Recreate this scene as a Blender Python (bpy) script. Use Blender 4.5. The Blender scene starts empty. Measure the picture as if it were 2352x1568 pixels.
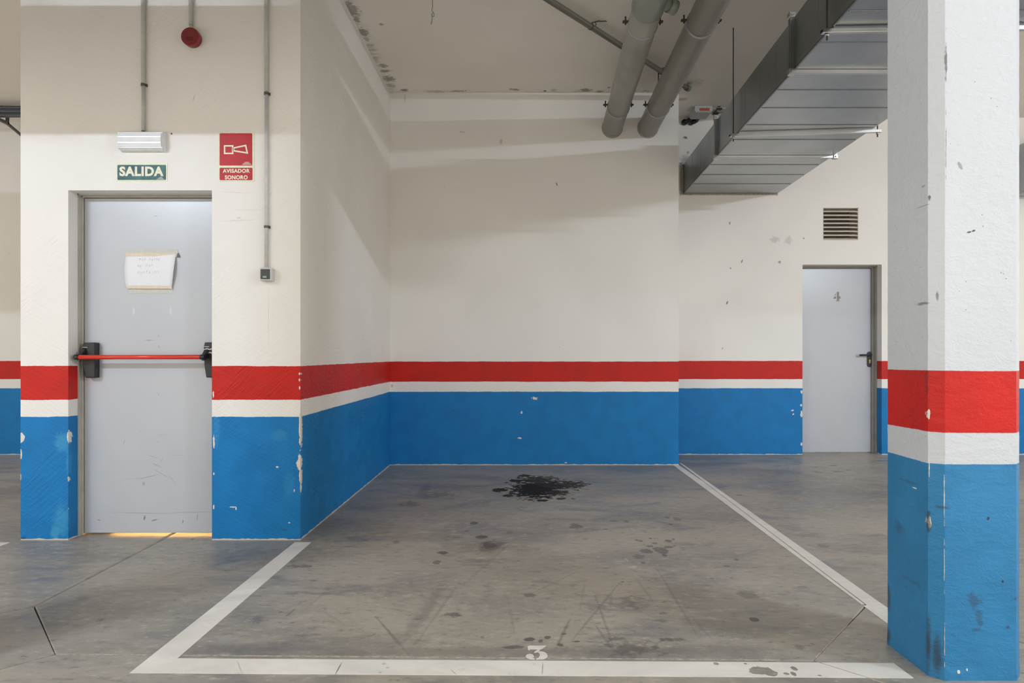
import bpy, bmesh, math, random
import numpy as np
from mathutils import Vector, Matrix

# ------------------------------------------------------------------ camera, world, exposure
scene = bpy.context.scene
F, CX, CY, H = 1568.0, 1200.0, 815.0, 1.095      # focal length (px), principal point (px), eye height (m)
cam_data = bpy.data.cameras.new('camera')
cam_data.sensor_fit = 'HORIZONTAL'
cam_data.sensor_width = 36.0
cam_data.lens = 36.0 * F / 2352.0
cam_data.shift_x = (1176.0 - CX) / 2352.0
cam_data.shift_y = (CY - 784.0) / 2352.0
cam_data.clip_start = 0.05
cam = bpy.data.objects.new('camera', cam_data)
cam.location = (0, 0, H)
cam.rotation_euler = (math.pi / 2, 0, 0)
scene.collection.objects.link(cam)
scene.camera = cam

world = bpy.data.worlds.new('world')
scene.world = world
world.use_nodes = True
world.node_tree.nodes['Background'].inputs[0].default_value = (1.0, 0.935, 0.825, 1)   # the rest of the lit garage hall around the bay
world.node_tree.nodes['Background'].inputs[1].default_value = 1.55

vs = scene.view_settings
vs.view_transform = 'Standard'
vs.look = 'None'
vs.exposure = 0.0
vs.gamma = 1.0
vs.use_curve_mapping = False
scene.cycles.max_bounces = 4
scene.cycles.diffuse_bounces = 4
scene.cycles.glossy_bounces = 2
scene.cycles.use_adaptive_sampling = True
scene.cycles.adaptive_threshold = 0.06
scene.cycles.use_light_tree = False
scene.cycles.transmission_bounces = 0
scene.cycles.caustics_reflective = False
scene.cycles.sample_clamp_indirect = 6.0

TUBE_POWER = 480.0        # radiance of the fluorescent tubes
TUBE_COLOUR = (0.83, 0.95, 1.12, 1)
LAMP_Z, LAMP_Y = 3.55, -0.7
# position and share of full power (tuned per lamp to balance the walls)
LAMPS = [(-4.4, LAMP_Y, 1.25), (1.45, LAMP_Y, 0.14), (6.2, LAMP_Y, 2.6)]

C = scene.collection.objects
R = random.Random(5)


# ------------------------------------------------------------------ helpers: geometry
def on_floor(px, py):
    s = (py - CY) / H
    return Vector(((px - CX) / s, F / s, 0.0))


def on_wall(px, py, y):
    return Vector(((px - CX) * y / F, y, H + (CY - py) * y / F))


class MB:
    """collects simple shapes in world coordinates into one mesh"""
    def __init__(self):
        self.bm = bmesh.new()

    def box(self, a, b, bevel=0.0, seg=1):
        x0, y0, z0 = a
        x1, y1, z1 = b
        r = bmesh.ops.create_cube(self.bm, size=1.0)
        for v in r['verts']:
            v.co = Vector(((x0 + x1) / 2 + v.co.x * (x1 - x0), (y0 + y1) / 2 + v.co.y * (y1 - y0), (z0 + z1) / 2 + v.co.z * (z1 - z0)))
        if bevel:
            es = {e for v in r['verts'] for e in v.link_edges}
            bmesh.ops.bevel(self.bm, geom=list(es), offset=bevel, segments=seg, affect='EDGES', profile=0.5)
        return self

    def prism(self, pts, vec, bevel=0.0):
        """polygon (list of 3D points) extruded by vec"""
        vec = Vector(vec)
        n = len(pts)
        a = [self.bm.verts.new(Vector(p)) for p in pts]
        b = [self.bm.verts.new(Vector(p) + vec) for p in pts]
        fs = [self.bm.faces.new(a), self.bm.faces.new(list(reversed(b)))]
        for i in range(n):
            fs.append(self.bm.faces.new([a[(i + 1) % n], a[i], b[i], b[(i + 1) % n]]))
        bmesh.ops.recalc_face_normals(self.bm, faces=fs)
        if bevel:
            es = {e for v in a + b for e in v.link_edges}
            bmesh.ops.bevel(self.bm, geom=list(es), offset=bevel, segments=2, affect='EDGES', profile=0.5)
        return self

    def tube(self, path, r, n=12, caps=True, radii=None):
        path = [Vector(p) for p in path]
        rings = []
        prev = None
        for i, p in enumerate(path):
            if i == 0:
                d = path[1] - p
            elif i == len(path) - 1:
                d = p - path[i - 1]
            else:
                d = (path[i + 1] - p).normalized() + (p - path[i - 1]).normalized()
            d.normalize()
            if prev is None:
                up = Vector((0, 0, 1)) if abs(d.z) < 0.9 else Vector((1, 0, 0))
                u = d.cross(up).normalized()
            else:
                u = (prev - d * prev.dot(d)).normalized()
            prev = u
            w = d.cross(u)
            rr = radii[i] if radii else r
            rings.append([self.bm.verts.new(p + (u * math.cos(2 * math.pi * k / n) + w * math.sin(2 * math.pi * k / n)) * rr) for k in range(n)])
        fs = []
        for a, b in zip(rings, rings[1:]):
            for k in range(n):
                f = self.bm.faces.new([a[k], a[(k + 1) % n], b[(k + 1) % n], b[k]])
                f.smooth = True
                fs.append(f)
        if caps:
            fs.append(self.bm.faces.new(rings[0]))
            fs.append(self.bm.faces.new(list(reversed(rings[-1]))))
        bmesh.ops.recalc_face_normals(self.bm, faces=fs)
        return self

    def ring(self, c, axis, r_in, r_out, w, n=28):
        """a flat band around an axis"""
        axis = Vector(axis).normalized()
        up = Vector((0, 0, 1)) if abs(axis.z) < 0.9 else Vector((1, 0, 0))
        u = axis.cross(up).normalized()
        v = axis.cross(u)
        c = Vector(c)
        L = []
        for s, r in ((-1, r_in), (-1, r_out), (1, r_out), (1, r_in)):
            L.append([self.bm.verts.new(c + axis * s * w / 2 + (u * math.cos(2 * math.pi * k / n) + v * math.sin(2 * math.pi * k / n)) * r) for k in range(n)])
        fs = []
        for q in range(4):
            a, b = L[q], L[(q + 1) % 4]
            for k in range(n):
                fs.append(self.bm.faces.new([a[k], a[(k + 1) % n], b[(k + 1) % n], b[k]]))
        bmesh.ops.recalc_face_normals(self.bm, faces=fs)
        return self

    def mesh(self, me, mat):
        """append an existing mesh with a matrix"""
        tmp = bmesh.new()
        tmp.from_mesh(me)
        tmp.transform(mat)
        m2 = bpy.data.meshes.new('tmp')
        tmp.to_mesh(m2)
        tmp.free()
        self.bm.from_mesh(m2)
        bpy.data.meshes.remove(m2)
        return self


WLOC = {}


def thing(name, loc, label=None, cat=None, group=None, kind=None, parent=None):
    o = bpy.data.objects.new(name, None)
    o.empty_display_size = 0.1
    C.link(o)
    loc = Vector(loc)
    WLOC[o.name] = loc.copy()
    if parent is not None:
        o.parent = parent
        o.location = loc - WLOC[parent.name]
    else:
        o.location = loc
    return tag(o, label, cat, group, kind)


def tag(o, label=None, cat=None, group=None, kind=None):
    if label:
        o['label'] = label
    if cat:
        o['category'] = cat
    if group:
        o['group'] = group
    if kind:
        o['kind'] = kind
    return o


def obj(name, mb, mat, parent=None, label=None, cat=None, group=None, kind=None, smooth=None):
    bm = mb.bm
    lo = Vector((1e9,) * 3)
    hi = Vector((-1e9,) * 3)
    for v in bm.verts:
        for i in range(3):
            lo[i] = min(lo[i], v.co[i])
            hi[i] = max(hi[i], v.co[i])
    c = (lo + hi) / 2
    if parent is None:
        c.z = lo.z
    bm.transform(Matrix.Translation(-c))
    if smooth:
        for f in bm.faces:
            f.smooth = True
    me = bpy.data.meshes.new(name)
    bm.to_mesh(me)
    bm.free()
    if mat is not None:
        me.materials.append(mat)
    o = bpy.data.objects.new(name, me)
    C.link(o)
    WLOC[o.name] = c.copy()
    if parent is not None:
        o.parent = parent
        o.location = c - WLOC[parent.name]
    else:
        o.location = c
    return tag(o, label, cat, group, kind)


def copy_tree(o, parent=None, shift=None):
    c = o.copy()
    C.link(c)
    WLOC[c.name] = WLOC[o.name].copy()
    if parent is not None:
        c.parent = parent
    if shift is not None:
        c.location = o.location + Vector(shift)
    for ch in [q for q in bpy.data.objects if q.parent == o]:
        copy_tree(ch, c)
    return c


def text_mesh(body, bold=0.0):
    cu = bpy.data.curves.new('lettering', 'FONT')
    cu.body = body
    cu.size = 1.0
    cu.offset = bold
    cu.space_character = 1.0 + 2.2 * bold
    cu.extrude = 0.02
    cu.align_x = 'CENTER'
    cu.resolution_u = 4
    t = bpy.data.objects.new('lettering', cu)
    C.link(t)
    dg = bpy.context.evaluated_depsgraph_get()
    me = bpy.data.meshes.new_from_object(t.evaluated_get(dg))
    bpy.data.objects.remove(t)
    bpy.data.curves.remove(cu)
    return me


def wall_text(body, x0, x1, z0, z1, y, depth, bold):
    """lettering that fills a rectangle on a wall facing -Y"""
    me = text_mesh(body, bold)
    xs = [v.co.x for v in me.vertices]
    ys = [v.co.y for v in me.vertices]
    sx = (x1 - x0) / (max(xs) - min(xs))
    sy = (z1 - z0) / (max(ys) - min(ys))
    m = (Matrix.Translation((x0, y, z0)) @ Matrix(((sx, 0, 0, 0), (0, 0, -depth / 0.04, 0), (0, sy, 0, 0), (0, 0, 0, 1)))
         @ Matrix.Translation((-min(xs), -min(ys), 0)))
    return MB().mesh(me, m)


def rounded_rect(x0, x1, z0, z1, r, y, n=5):
    pts = []
    for cx, cz, a in ((x1 - r, z1 - r, 0), (x0 + r, z1 - r, 90), (x0 + r, z0 + r, 180), (x1 - r, z0 + r, 270)):
        for k in range(n + 1):
            t = math.radians(a + 90 * k / n)
            pts.append((cx + r * math.cos(t), y, cz + r * math.sin(t)))
    return pts


# ------------------------------------------------------------------ helpers: materials
def lin(r, g, b):
    f = lambda c: (c / 255 / 12.92) if c / 255 <= 0.04045 else ((c / 255 + 0.055) / 1.055) ** 2.4
    return (f(r), f(g), f(b), 1.0)


class NT:
    def __init__(self, name):
        self.mat = bpy.data.materials.new(name)
        self.mat.use_nodes = True
        self.t = self.mat.node_tree
        self.t.nodes.clear()
        self.out = self.n('ShaderNodeOutputMaterial')
        self.bsdf = self.n('ShaderNodeBsdfPrincipled')
        self.link(self.bsdf.outputs[0], self.out.inputs[0])
        self._pos = None

    def n(self, typ, **kw):
        nd = self.t.nodes.new(typ)
        for k, v in kw.items():
            setattr(nd, k, v)
        return nd

    def link(self, a, b):
        self.t.links.new(a, b)

    def put(self, sock, v):
        if isinstance(v, bpy.types.NodeSocket):
            self.link(v, sock)
        elif v is not None:
            sock.default_value = v

    @property
    def pos(self):
        if self._pos is None:
            self._pos = self.n('ShaderNodeNewGeometry').outputs['Position']
        return self._pos

    @property
    def local(self):
        return self.n('ShaderNodeTexCoord').outputs['Object']

    def math(self, op, a, b=None, c=None, clamp=False):
        m = self.n('ShaderNodeMath', operation=op)
        m.use_clamp = clamp
        self.put(m.inputs[0], a)
        if b is not None:
            self.put(m.inputs[1], b)
        if c is not None:
            self.put(m.inputs[2], c)
        return m.outputs[0]

    def mapping(self, v, loc=(0, 0, 0), rot=(0, 0, 0), scale=(1, 1, 1), typ='POINT'):
        m = self.n('ShaderNodeMapping', vector_type=typ)
        self.link(v, m.inputs[0])
        m.inputs['Location'].default_value = loc
        m.inputs['Rotation'].default_value = rot
        m.inputs['Scale'].default_value = scale
        return m.outputs[0]

    def noise(self, v, scale, detail=4.0, rough=0.55, dist=0.0):
        m = self.n('ShaderNodeTexNoise')
        self.link(v, m.inputs['Vector'])
        m.inputs['Scale'].default_value = scale
        m.inputs['Detail'].default_value = detail
        m.inputs['Roughness'].default_value = rough
        m.inputs['Distortion'].default_value = dist
        return m.outputs[0]

    def voronoi(self, v, scale, rand=1.0):
        m = self.n('ShaderNodeTexVoronoi')
        self.link(v, m.inputs['Vector'])
        m.inputs['Scale'].default_value = scale
        m.inputs['Randomness'].default_value = rand
        return m.outputs['Distance']

    def ramp(self, v, a, b, lo=0.0, hi=1.0):
        m = self.n('ShaderNodeMapRange', interpolation_type='SMOOTHSTEP')
        self.put(m.inputs[0], v)
        m.inputs[1].default_value = a
        m.inputs[2].default_value = b
        m.inputs[3].default_value = lo
        m.inputs[4].default_value = hi
        return m.outputs[0]

    def mix(self, f, a, b, mode='MIX'):
        m = self.n('ShaderNodeMix', data_type='RGBA', blend_type=mode)
        self.put(m.inputs[0], f)
        self.put(m.inputs[6], a)
        self.put(m.inputs[7], b)
        return m.outputs[2]

    def sep(self, v):
        m = self.n('ShaderNodeSeparateXYZ')
        self.link(v, m.inputs[0])
        return m.outputs

    def blob(self, c, r, rot=0.0, warp=None, amp=0.0, soft=0.2, axis='Z', strength=1.0):
        """ragged spot of radii r round the point c; 1 inside, 0 outside"""
        e = {'X': (rot, 0, 0), 'Y': (0, rot, 0), 'Z': (0, 0, rot)}[axis]
        m = self.mapping(self.pos, c, e, r, 'TEXTURE')
        d = self.n('ShaderNodeVectorMath', operation='LENGTH')
        self.link(m, d.inputs[0])
        v = d.outputs['Value']
        if warp is not None:
            v = self.math('MULTIPLY_ADD', warp, amp, v)
        return self.ramp(v, 1.0 - soft, 1.0 + soft, strength, 0.0)

    def maxof(self, socks):
        s = socks[0]
        for q in socks[1:]:
            s = self.math('MAXIMUM', s, q)
        return s

    def bump(self, h, strength, dist, prev=None):
        b = self.n('ShaderNodeBump')
        b.inputs['Strength'].default_value = strength
        b.inputs['Distance'].default_value = dist
        self.link(h, b.inputs['Height'])
        if prev is not None:
            self.link(prev, b.inputs['Normal'])
        return b.outputs[0]

    def set(self, **kw):
        for k, v in kw.items():
            self.put(self.bsdf.inputs[k.replace('_', ' ')], v)
        return self.mat


def plain(name, col, rough=0.5, metal=0.0, vary=0.06, scale=30.0, spec=None, bump=0.0):
    t = NT(name)
    n = t.noise(t.local, scale, 4)
    c2 = tuple(min(1, x * (1 - vary * 2)) for x in col[:3]) + (1,)
    t.set(Base_Color=t.mix(t.ramp(n, 0.3, 0.7), c2, col), Roughness=rough, Metallic=metal)
    if spec is not None:
        t.set(**{'Specular_IOR_Level': spec})
    if bump:
        t.set(Normal=t.bump(n, bump, 0.002))
    return t.mat


WHITE = (0.84, 0.815, 0.775, 1)
RED = (0.57, 0.022, 0.016, 1)
BLUE = (0.012, 0.195, 0.50, 1)
PLASTER = (0.72, 0.68, 0.61, 1)


def paint(name, stripes=True, chips=(), dirt=(), retouch=(), trowel=0.0, pits=False, rough=0.5, white=WHITE, edge=True, hand=0.006, lvl=(0.73, 0.83, 1.03), blue_paint=None):
    """painted plaster: blue dado, white gap, red band, off-white above"""
    BLUE_ = blue_paint or BLUE
    t = NT(name)
    P = t.pos
    x, y, z = t.sep(P)
    big = t.noise(P, 1.3, 1)
    mid = t.noise(P, 6.0, 2)
    fine = t.noise(P, 55.0, 2, 0.6)
    whitec = t.mix(t.ramp(big, 0.35, 0.7), tuple(c * 0.955 for c in white[:3]) + (1,), white)
    col = whitec
    if stripes:
        w = t.math('MULTIPLY_ADD', t.math('SUBTRACT', mid, 0.5), hand * 1.6, z)
        w = t.math('MULTIPLY_ADD', t.math('SUBTRACT', fine, 0.5), hand * 0.7, w)
        tone = t.ramp(mid, 0.3, 0.7)
        red = t.mix(tone, tuple(c * 0.88 for c in RED[:3]) + (1,), RED)
        blue = t.mix(tone, tuple(c * 0.88 for c in BLUE_[:3]) + (1,), BLUE_)
        is_blue = t.ramp(w, lvl[0] - 0.0012, lvl[0] + 0.0012, 1, 0)
        is_red = t.math('MULTIPLY', t.ramp(w, lvl[1] - 0.0012, lvl[1] + 0.0012), t.ramp(w, lvl[2] - 0.0012, lvl[2] + 0.0012, 1, 0))
        col = t.mix(is_red, col, red)
        col = t.mix(is_blue, col, blue)
    warp = t.math('SUBTRACT', t.noise(P, 38.0, 3, 0.65), 0.5)
    if retouch:
        ms = [t.blob(c, r, 0, warp, 1.6, 0.45, 'Y', s) for c, r, s in retouch]
        col = t.mix(t.math('MULTIPLY', t.maxof(ms), is_blue), col, (0.06, 0.33, 0.58, 1))
    # stray little nicks all over
    v = t.voronoi(P, 7.0)
    nick = t.math('MULTIPLY', t.ramp(t.math('MULTIPLY_ADD', warp, 0.05, v), 0.022, 0.034, 1, 0), t.ramp(t.noise(P, 2.1, 2), 0.52, 0.6))
    col = t.mix(t.math('MULTIPLY', nick, 0.55), col, (0.16, 0.14, 0.12, 1))
    if chips:
        ms = [t.blob(c, r, 0, warp, a, 0.12, 'Y') for c, r, a in chips]
        ch = t.maxof(ms)
        col = t.mix(ch, col, PLASTER)
    if dirt:
        ms = [t.blob(c, r, ro, warp, a, so, 'Y', s) for c, r, ro, a, so, s in dirt]
        col = t.mix(t.maxof(ms), col, (0.045, 0.042, 0.04, 1))
    if edge:
        low = t.math('MULTIPLY_ADD', t.math('SUBTRACT', t.noise(P, 17.0, 5), 0.5), 0.022, z)
        col = t.mix(t.ramp(low, 0.006, 0.010, 1, 0), col, (0.60, 0.56, 0.50, 1))
    nrm = t.bump(fine, 0.16, 0.0025) if not trowel else None
    if trowel:
        ang = t.mapping(t.mapping(P, (0, 0, 0), (0, math.radians(42), 0)), (0, 0, 0), (0, 0, 0), (8, 20, 75))
        tw = t.math('MULTIPLY', t.noise(ang, 1.0, 2, 0.6), t.ramp(t.noise(P, 2.6, 1), 0.42, 0.62))
        ang2 = t.mapping(t.mapping(P, (0, 0, 0), (0, math.radians(-28), 0)), (0, 0, 0), (0, 0, 0), (9, 20, 60))
        tw = t.math('MULTIPLY_ADD', t.noise(ang2, 1.0, 1), 0.3, tw)
        nrm = t.bump(t.math('MULTIPLY_ADD', fine, 0.12, tw), trowel, 0.016)
    if pits:
        pv = t.voronoi(P, 34.0)
        pm = t.math('MULTIPLY', t.ramp(pv, 0.05, 0.075, 1, 0), t.ramp(t.noise(P, 9.0, 2), 0.56, 0.62))
        col = t.mix(t.math('MULTIPLY', pm, 0.75), col, (0.09, 0.085, 0.08, 1))
        lump = t.noise(t.mapping(P, (0, 0, 0), (0, 0, 0), (1, 1, 1.6)), 26.0, 4, 0.62)
        ridge = t.ramp(t.math('ABSOLUTE', t.math('SUBTRACT', t.noise(P, 11.0, 3, 0.6, 0.6), 0.5)), 0.0, 0.02, 1, 0)
        hh = t.math('MULTIPLY_ADD', ridge, 0.10, lump)
        nrm = t.bump(t.math('MULTIPLY_ADD', fine, 0.2, hh), 0.5, 0.008)
    t.set(Base_Color=col, Roughness=t.ramp(mid, 0.3, 0.7, rough - 0.06, rough + 0.06), Normal=nrm)
    t.set(Specular_IOR_Level=0.2)
    return t.mat


def px_r(y, rx, rz, depth=0.03):
    return (rx * y / F, depth, rz * y / F)


# ---- plaster of the stairwell block: chipped corners and retouched blue
YD, YR, YB = 4.04, 6.79, 7.5          # planes: stairwell front, recess back, rear wall
XL, XR = -1.314, 1.554                # recess side wall, recess right corner
CEIL = 3.70
stair_chips = []
for (px, py, rx, rz, a) in [(50, 1006, 6, 9, 2.6), (47, 1042, 3, 16, 2.2), (47, 1095, 2, 7, 2.0), (157, 1003, 3, 15, 2.0), (159, 1100, 3.2, 8, 1.6),
                            (160, 1168, 3, 5, 1.8), (161, 1190, 3, 11, 1.8), (491, 1015, 2.0, 13, 2), (491, 1165, 2, 5, 2), (490, 905, 1.8, 8, 2), (491, 1088, 2, 3, 2),
                            (535, 1164, 8, 1.5, 2.6), (542, 1167, 1.5, 3.5, 2), (665, 1200, 2.5, 1.5, 2.5), (637, 1072, 2.5, 1.6, 2.5), (676, 1125, 1.2, 3, 3),
                            (690, 985, 3.2, 42, 1.8), (688, 1062, 6, 16, 2.2), (690, 1092, 3, 16, 1.8), (691, 1118, 1.6, 22, 1.2), (688, 858, 2, 3, 2), (688, 872, 2, 4, 2), (688, 890, 1.5, 4, 2)]:
    stair_chips.append((on_wall(px, py, YD), px_r(YD, rx, rz, 0.035), a))
stair_retouch = [(on_wall(px, py, YD), px_r(YD, rx, rz), s) for px, py, rx, rz, s in
                 [(143, 1015, 16, 22, 0.6), (140, 1195, 17, 34, 0.55), (128, 1222, 10, 16, 0.7), (158, 1060, 5, 30, 0.5), (640, 1000, 18, 12, 0.3), (497, 985, 7, 40, 0.35), (665, 1110, 12, 30, 0.2)]]
stair_dirt = [(on_wall(px, py, YD), px_r(YD, rx, rz), ro, a, so, s) for px, py, rx, rz, ro, a, so, s in
              [(55, 1237, 8, 3, 0, 2, 0.4, 0.7), (148, 1237, 5, 2, 0, 2, 0.4, 0.5), (655, 1217, 8, 1.4, 0.1, 2, 0.4, 0.5), (394, 307, 2, 2, 0, 1, 0.3, 0.9), (445, 226, 1.2, 8, 0.3, 2, 0.4, 0.25), (545, 442, 36, 1.0, 0.05, 2.2, 0.6, 0.13), (575, 482, 34, 0.8, 0, 2.2, 0.6, 0.11), (550, 506, 36, 1.1, -0.04, 2.2, 0.6, 0.15), (617, 730, 0.6, 60, 0, 0.6, 0.5, 0.18), (548, 500, 5, 2, 0, 2, 0.4, 0.2)]]
M = {}
M['wall_stair'] = paint('stairwell plaster', chips=stair_chips, retouch=stair_retouch, dirt=stair_dirt, trowel=0.4, rough=0.5)
rec_dirt = [(on_wall(px, py, YR), px_r(YR, rx, rz, 0.05), ro, a, so, s) for px, py, rx, rz, ro, a, so, s in
            [(896, 278, 1.2, 5, 0, 2, 0.4, 0.6), (1279, 423, 1.4, 4, -0.4, 1, 0.4, 0.7), (1041, 944, 3, 2, 0, 2, 0.4, 0.3), (1061, 303, 6, 1.2, 0.1, 2, 0.4, 0.35), (930, 225, 1, 10, 0.05, 1, 0.4, 0.35),
             (1151, 325, 3, 6, 0, 3, 0.5, 0.3), (900, 886, 3, 4, 0, 2, 0.4, 0.35)]]
rec_chips = [(on_wall(px, py, YR), px_r(YR, rx, rz, 0.05), a) for px, py, rx, rz, a in [(1229, 914, 6, 3, 3.2), (1198, 947, 2, 3, 3), (1193, 1006, 4, 1.6, 3), (1300, 1062, 3, 2, 3)]]
M['wall_recess'] = paint('recess plaster', dirt=rec_dirt, chips=rec_chips, rough=0.5)
back_chips = [(on_wall(px, py, YB), px_r(YB, rx, rz, 0.06), a) for px, py, rx, rz, a in
              [(1841, 950, 2.5, 8, 2.4), (1840, 930, 2, 3, 2), (1841, 1020, 2, 4, 2), (1820, 942, 3, 2, 3), (1822, 951, 2, 2, 3), (1841, 900, 2, 4, 2)]]
back_dirt = [(on_wall(px, py, YB), px_r(YB, rx, rz, 0.06), ro, a, so, s) for px, py, rx, rz, ro, a, so, s in
             [(1574, 316, 5, 3, 0, 2, 0.5, 0.8), (1670, 695, 2, 4, 0.4, 1, 0.4, 0.7), (1704, 600, 1.5, 4, 0.4, 1, 0.4, 0.7), (1846, 547, 2, 2, 0, 1, 0.4, 0.6), (1678, 616, 1.5, 1.5, 0, 1, 0.4, 0.8),
              (1780, 550, 10, 6, 0, 3.4, 0.5, 0.22), (1811, 552, 7, 9, 0, 3.4, 0.5, 0.2), (1659, 800, 3, 1.2, -1.1, 1, 0.4, 0.5), (1791, 602, 3, 3, 0, 3, 0.4, 0.6), (1676, 512, 2, 3, 0, 2, 0.4, 0.6),
              (1580, 350, 3, 3, 0, 2, 0.4, 0.5), (1575, 372, 12, 14, 0, 2.4, 0.6, 0.45)]]
M['wall_back'] = paint('rear wall plaster', chips=back_chips, dirt=back_dirt, rough=0.5)
col_y = 2.296


def col_pt(px, py):
    """point of the column's front, chamfer or left side that shows at a pixel"""
    y = col_y if px > 2165 else (col_y + 0.018 if px > 2138 else F * 1.385 / (px - CX))
    return on_wall(px, py, y)


def col_r(px, rx, rz):
    if px > 2138:
        return px_r(col_y, rx, rz, 0.05)
    y = F * 1.385 / (px - CX)
    return (0.006, y * rx / (px - CX), rz * y / F)


col_chips = [(col_pt(px, py), col_r(px, rx, rz), a) for px, py, rx, rz, a in
             [(2141, 1200, 2.6, 13, 1.8), (2140, 952, 1.5, 11, 2.2), (2140.5, 1080, 0.7, 22, 2.8),  (2202, 1542, 3, 4, 2), (2221, 1537, 2, 3, 2), (2169.5, 1140, 0.55, 60, 3.0), (2169.5, 1300, 0.4, 60, 3.4), (2170, 1470, 0.4, 60, 3.4), (2100, 1120, 4, 1, 3.4)]]
col_dirt = [(col_pt(px, py), col_r(px, rx, rz), ro, a, so, s) for px, py, rx, rz, ro, a, so, s in
            [(2135, 1480, 7, 60, 0, 1.1, 0.7, 0.85), (2152, 1505, 7, 40, 0, 1.4, 0.7, 0.7), (2133, 1200, 4, 26, 0, 2.6, 0.4, 0.7), (2160, 1163, 12, 3, 0, 2, 0.6, 0.6), (2270, 1190, 3, 4, 0.4, 1, 0.3, 0.95), (2138, 1430, 2.2, 60, 0, 1.8, 0.5, 0.8), (2240, 1380, 14, 16, 0, 3.6, 0.4, 0.45), (2250, 1410, 8, 26, 0, 3.8, 0.4, 0.4), (2243, 1446, 8, 4, 0, 2.4, 0.5, 0.4), (2315, 1440, 5, 4, 0, 3, 0.4, 0.6), (2335, 1375, 6, 4, 0, 3, 0.4, 0.5), (2095, 1335, 22, 4, 0.3, 3.2, 0.6, 0.25),
             (2303, 1335, 3, 3.5, 0, 1, 0.3, 0.95), (2040, 1370, 5, 26, 0, 1.6, 0.6, 0.6), (2040, 1460, 5, 16, 0, 1.8, 0.6, 0.7), (2133, 455, 1.6, 7, 0, 2.6, 0.4, 0.8), (2122, 427, 4, 2, 0, 3, 0.4, 0.4),
             (2128, 880, 3, 30, 0, 3.2, 0.4, 0.4), (2226, 533, 5, 2, -0.2, 1, 0.3, 0.9), (2236, 530, 4, 2, -0.4, 1, 0.3, 0.9), (2205, 380, 4, 10, -0.5, 0.5, 0.2, 0.45), (2122, 697, 14, 3, 0.15, 2.4, 0.5, 0.6),
             (2118, 474, 16, 1.2, 0, 1.6, 0.4, 0.4), (2152, 680, 2, 9, 0, 1.5, 0.4, 0.6), (2165, 150, 2.5, 46, 0, 3.2, 0.5, 0.75), (2085, 1105, 18, 3, -0.3, 3, 0.5, 0.35), (2065, 1210, 9, 14, 0, 2.6, 0.7, 0.3), (2165, 340, 1.2, 60, 0, 3, 0.5, 0.5)]]
M['column'] = paint('column paint', chips=col_chips, dirt=col_dirt, pits=True, rough=0.45, white=(0.59, 0.62, 0.66, 1), lvl=(0.727, 0.833, 1.041), hand=0.004, edge=False, blue_paint=(0.04, 0.225, 0.46, 1))


def hall_paint():
    t = NT('hall plaster')
    z = t.sep(t.pos)[2]
    n = t.noise(t.pos, 1.3, 2)
    col = t.mix(t.ramp(n, 0.35, 0.7), tuple(c * 0.955 for c in WHITE[:3]) + (1,), WHITE)
    col = t.mix(t.math('MULTIPLY', t.ramp(z, 0.829, 0.831), t.ramp(z, 1.029, 1.031, 1, 0)), col, RED)
    col = t.mix(t.ramp(z, 0.729, 0.731, 1, 0), col, BLUE)
    t.set(Base_Color=col, Roughness=0.55)
    return t.mat


M['wall_hall'] = hall_paint()


# ---- ceiling with damp marks where it meets the recess walls
def ceiling_mat():
    t = NT('ceiling paint')
    P = t.pos
    x, y, z = t.sep(P)
    big = t.noise(P, 0.8, 3)
    col = t.mix(t.ramp(big, 0.35, 0.7), (0.83, 0.785, 0.715, 1), (0.88, 0.835, 0.765, 1))
    warp = t.math('SUBTRACT', t.noise(P, 30.0, 5, 0.65), 0.5)
    ms = []
    for px, py, rx, ry, s in [(806, 22, 16, 18, 0.62), (818, 45, 8, 8, 0.6), (833, 74, 11, 9, 0.7), (842, 90, 6, 5, 0.45), (850, 104, 9, 4, 0.4), (856, 115, 11, 3, 0.4), (862, 134, 6, 4, 0.4), (880, 151, 9, 4, 0.65),
                              (885, 163, 12, 3, 0.7), (893, 181, 13, 6, 0.7), (899, 197, 10, 4, 0.5), (876, 56, 6, 2, 0.6), (930, 207, 8, 2.5, 0.8), (1000, 210, 24, 2.5, 0.4), (1054, 209, 18, 2, 0.55), (1176, 205, 6, 2, 0.5),
                              (1185, 206, 8, 2, 0.7), (1252, 209, 3, 1.5, 0.9), (1271, 207, 7, 3, 0.35), (1345, 207, 13, 3.5, 0.7), (1377, 210, 9, 2, 0.7), (1398, 201, 4, 1.5, 0.7), (1440, 208, 12, 2.5, 0.5), (1485, 209, 10, 2, 0.4),
                              (1566, 228, 12, 3, 0.4), (1590, 250, 10, 6, 0.3), (1598, 190, 16, 8, 0.22)]:
        s0 = (CY - py) / (CEIL - H)
        c = ((px - CX) / s0, F / s0, CEIL)
        r = (rx / s0, ry * (F / s0) / (CY - py), 1.0)
        ms.append(t.blob(c, r, 0, warp, 3.4, 0.5, 'Z', s))
    m = t.maxof(ms)
    # damp line along the two wall joints
    streak = t.ramp(t.noise(t.mapping(P, (0, 0, 0), (0, 0, 0), (1, 4, 1)), 5.0, 5, 0.7), 0.47, 0.62)
    e1 = t.math('MULTIPLY', t.ramp(y, YR - 0.10, YR - 0.01), t.math('MULTIPLY', t.ramp(x, XL - 0.02, XL), t.ramp(x, XR, XR + 0.02, 1, 0)))
    e2 = t.math('MULTIPLY', t.ramp(x, XL + 0.01, XL + 0.12, 1, 0), t.ramp(x, XL - 0.02, XL))
    e = t.math('MULTIPLY', t.math('MAXIMUM', e1, e2), t.math('MULTIPLY', streak, 0.35))
    m = t.math('MAXIMUM', m, e)
    col = t.mix(m, col, (0.11, 0.10, 0.085, 1))
    t.set(Base_Color=col, Roughness=0.75, Normal=t.bump(t.noise(P, 40, 2), 0.12, 0.003))
    return t.mat


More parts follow.
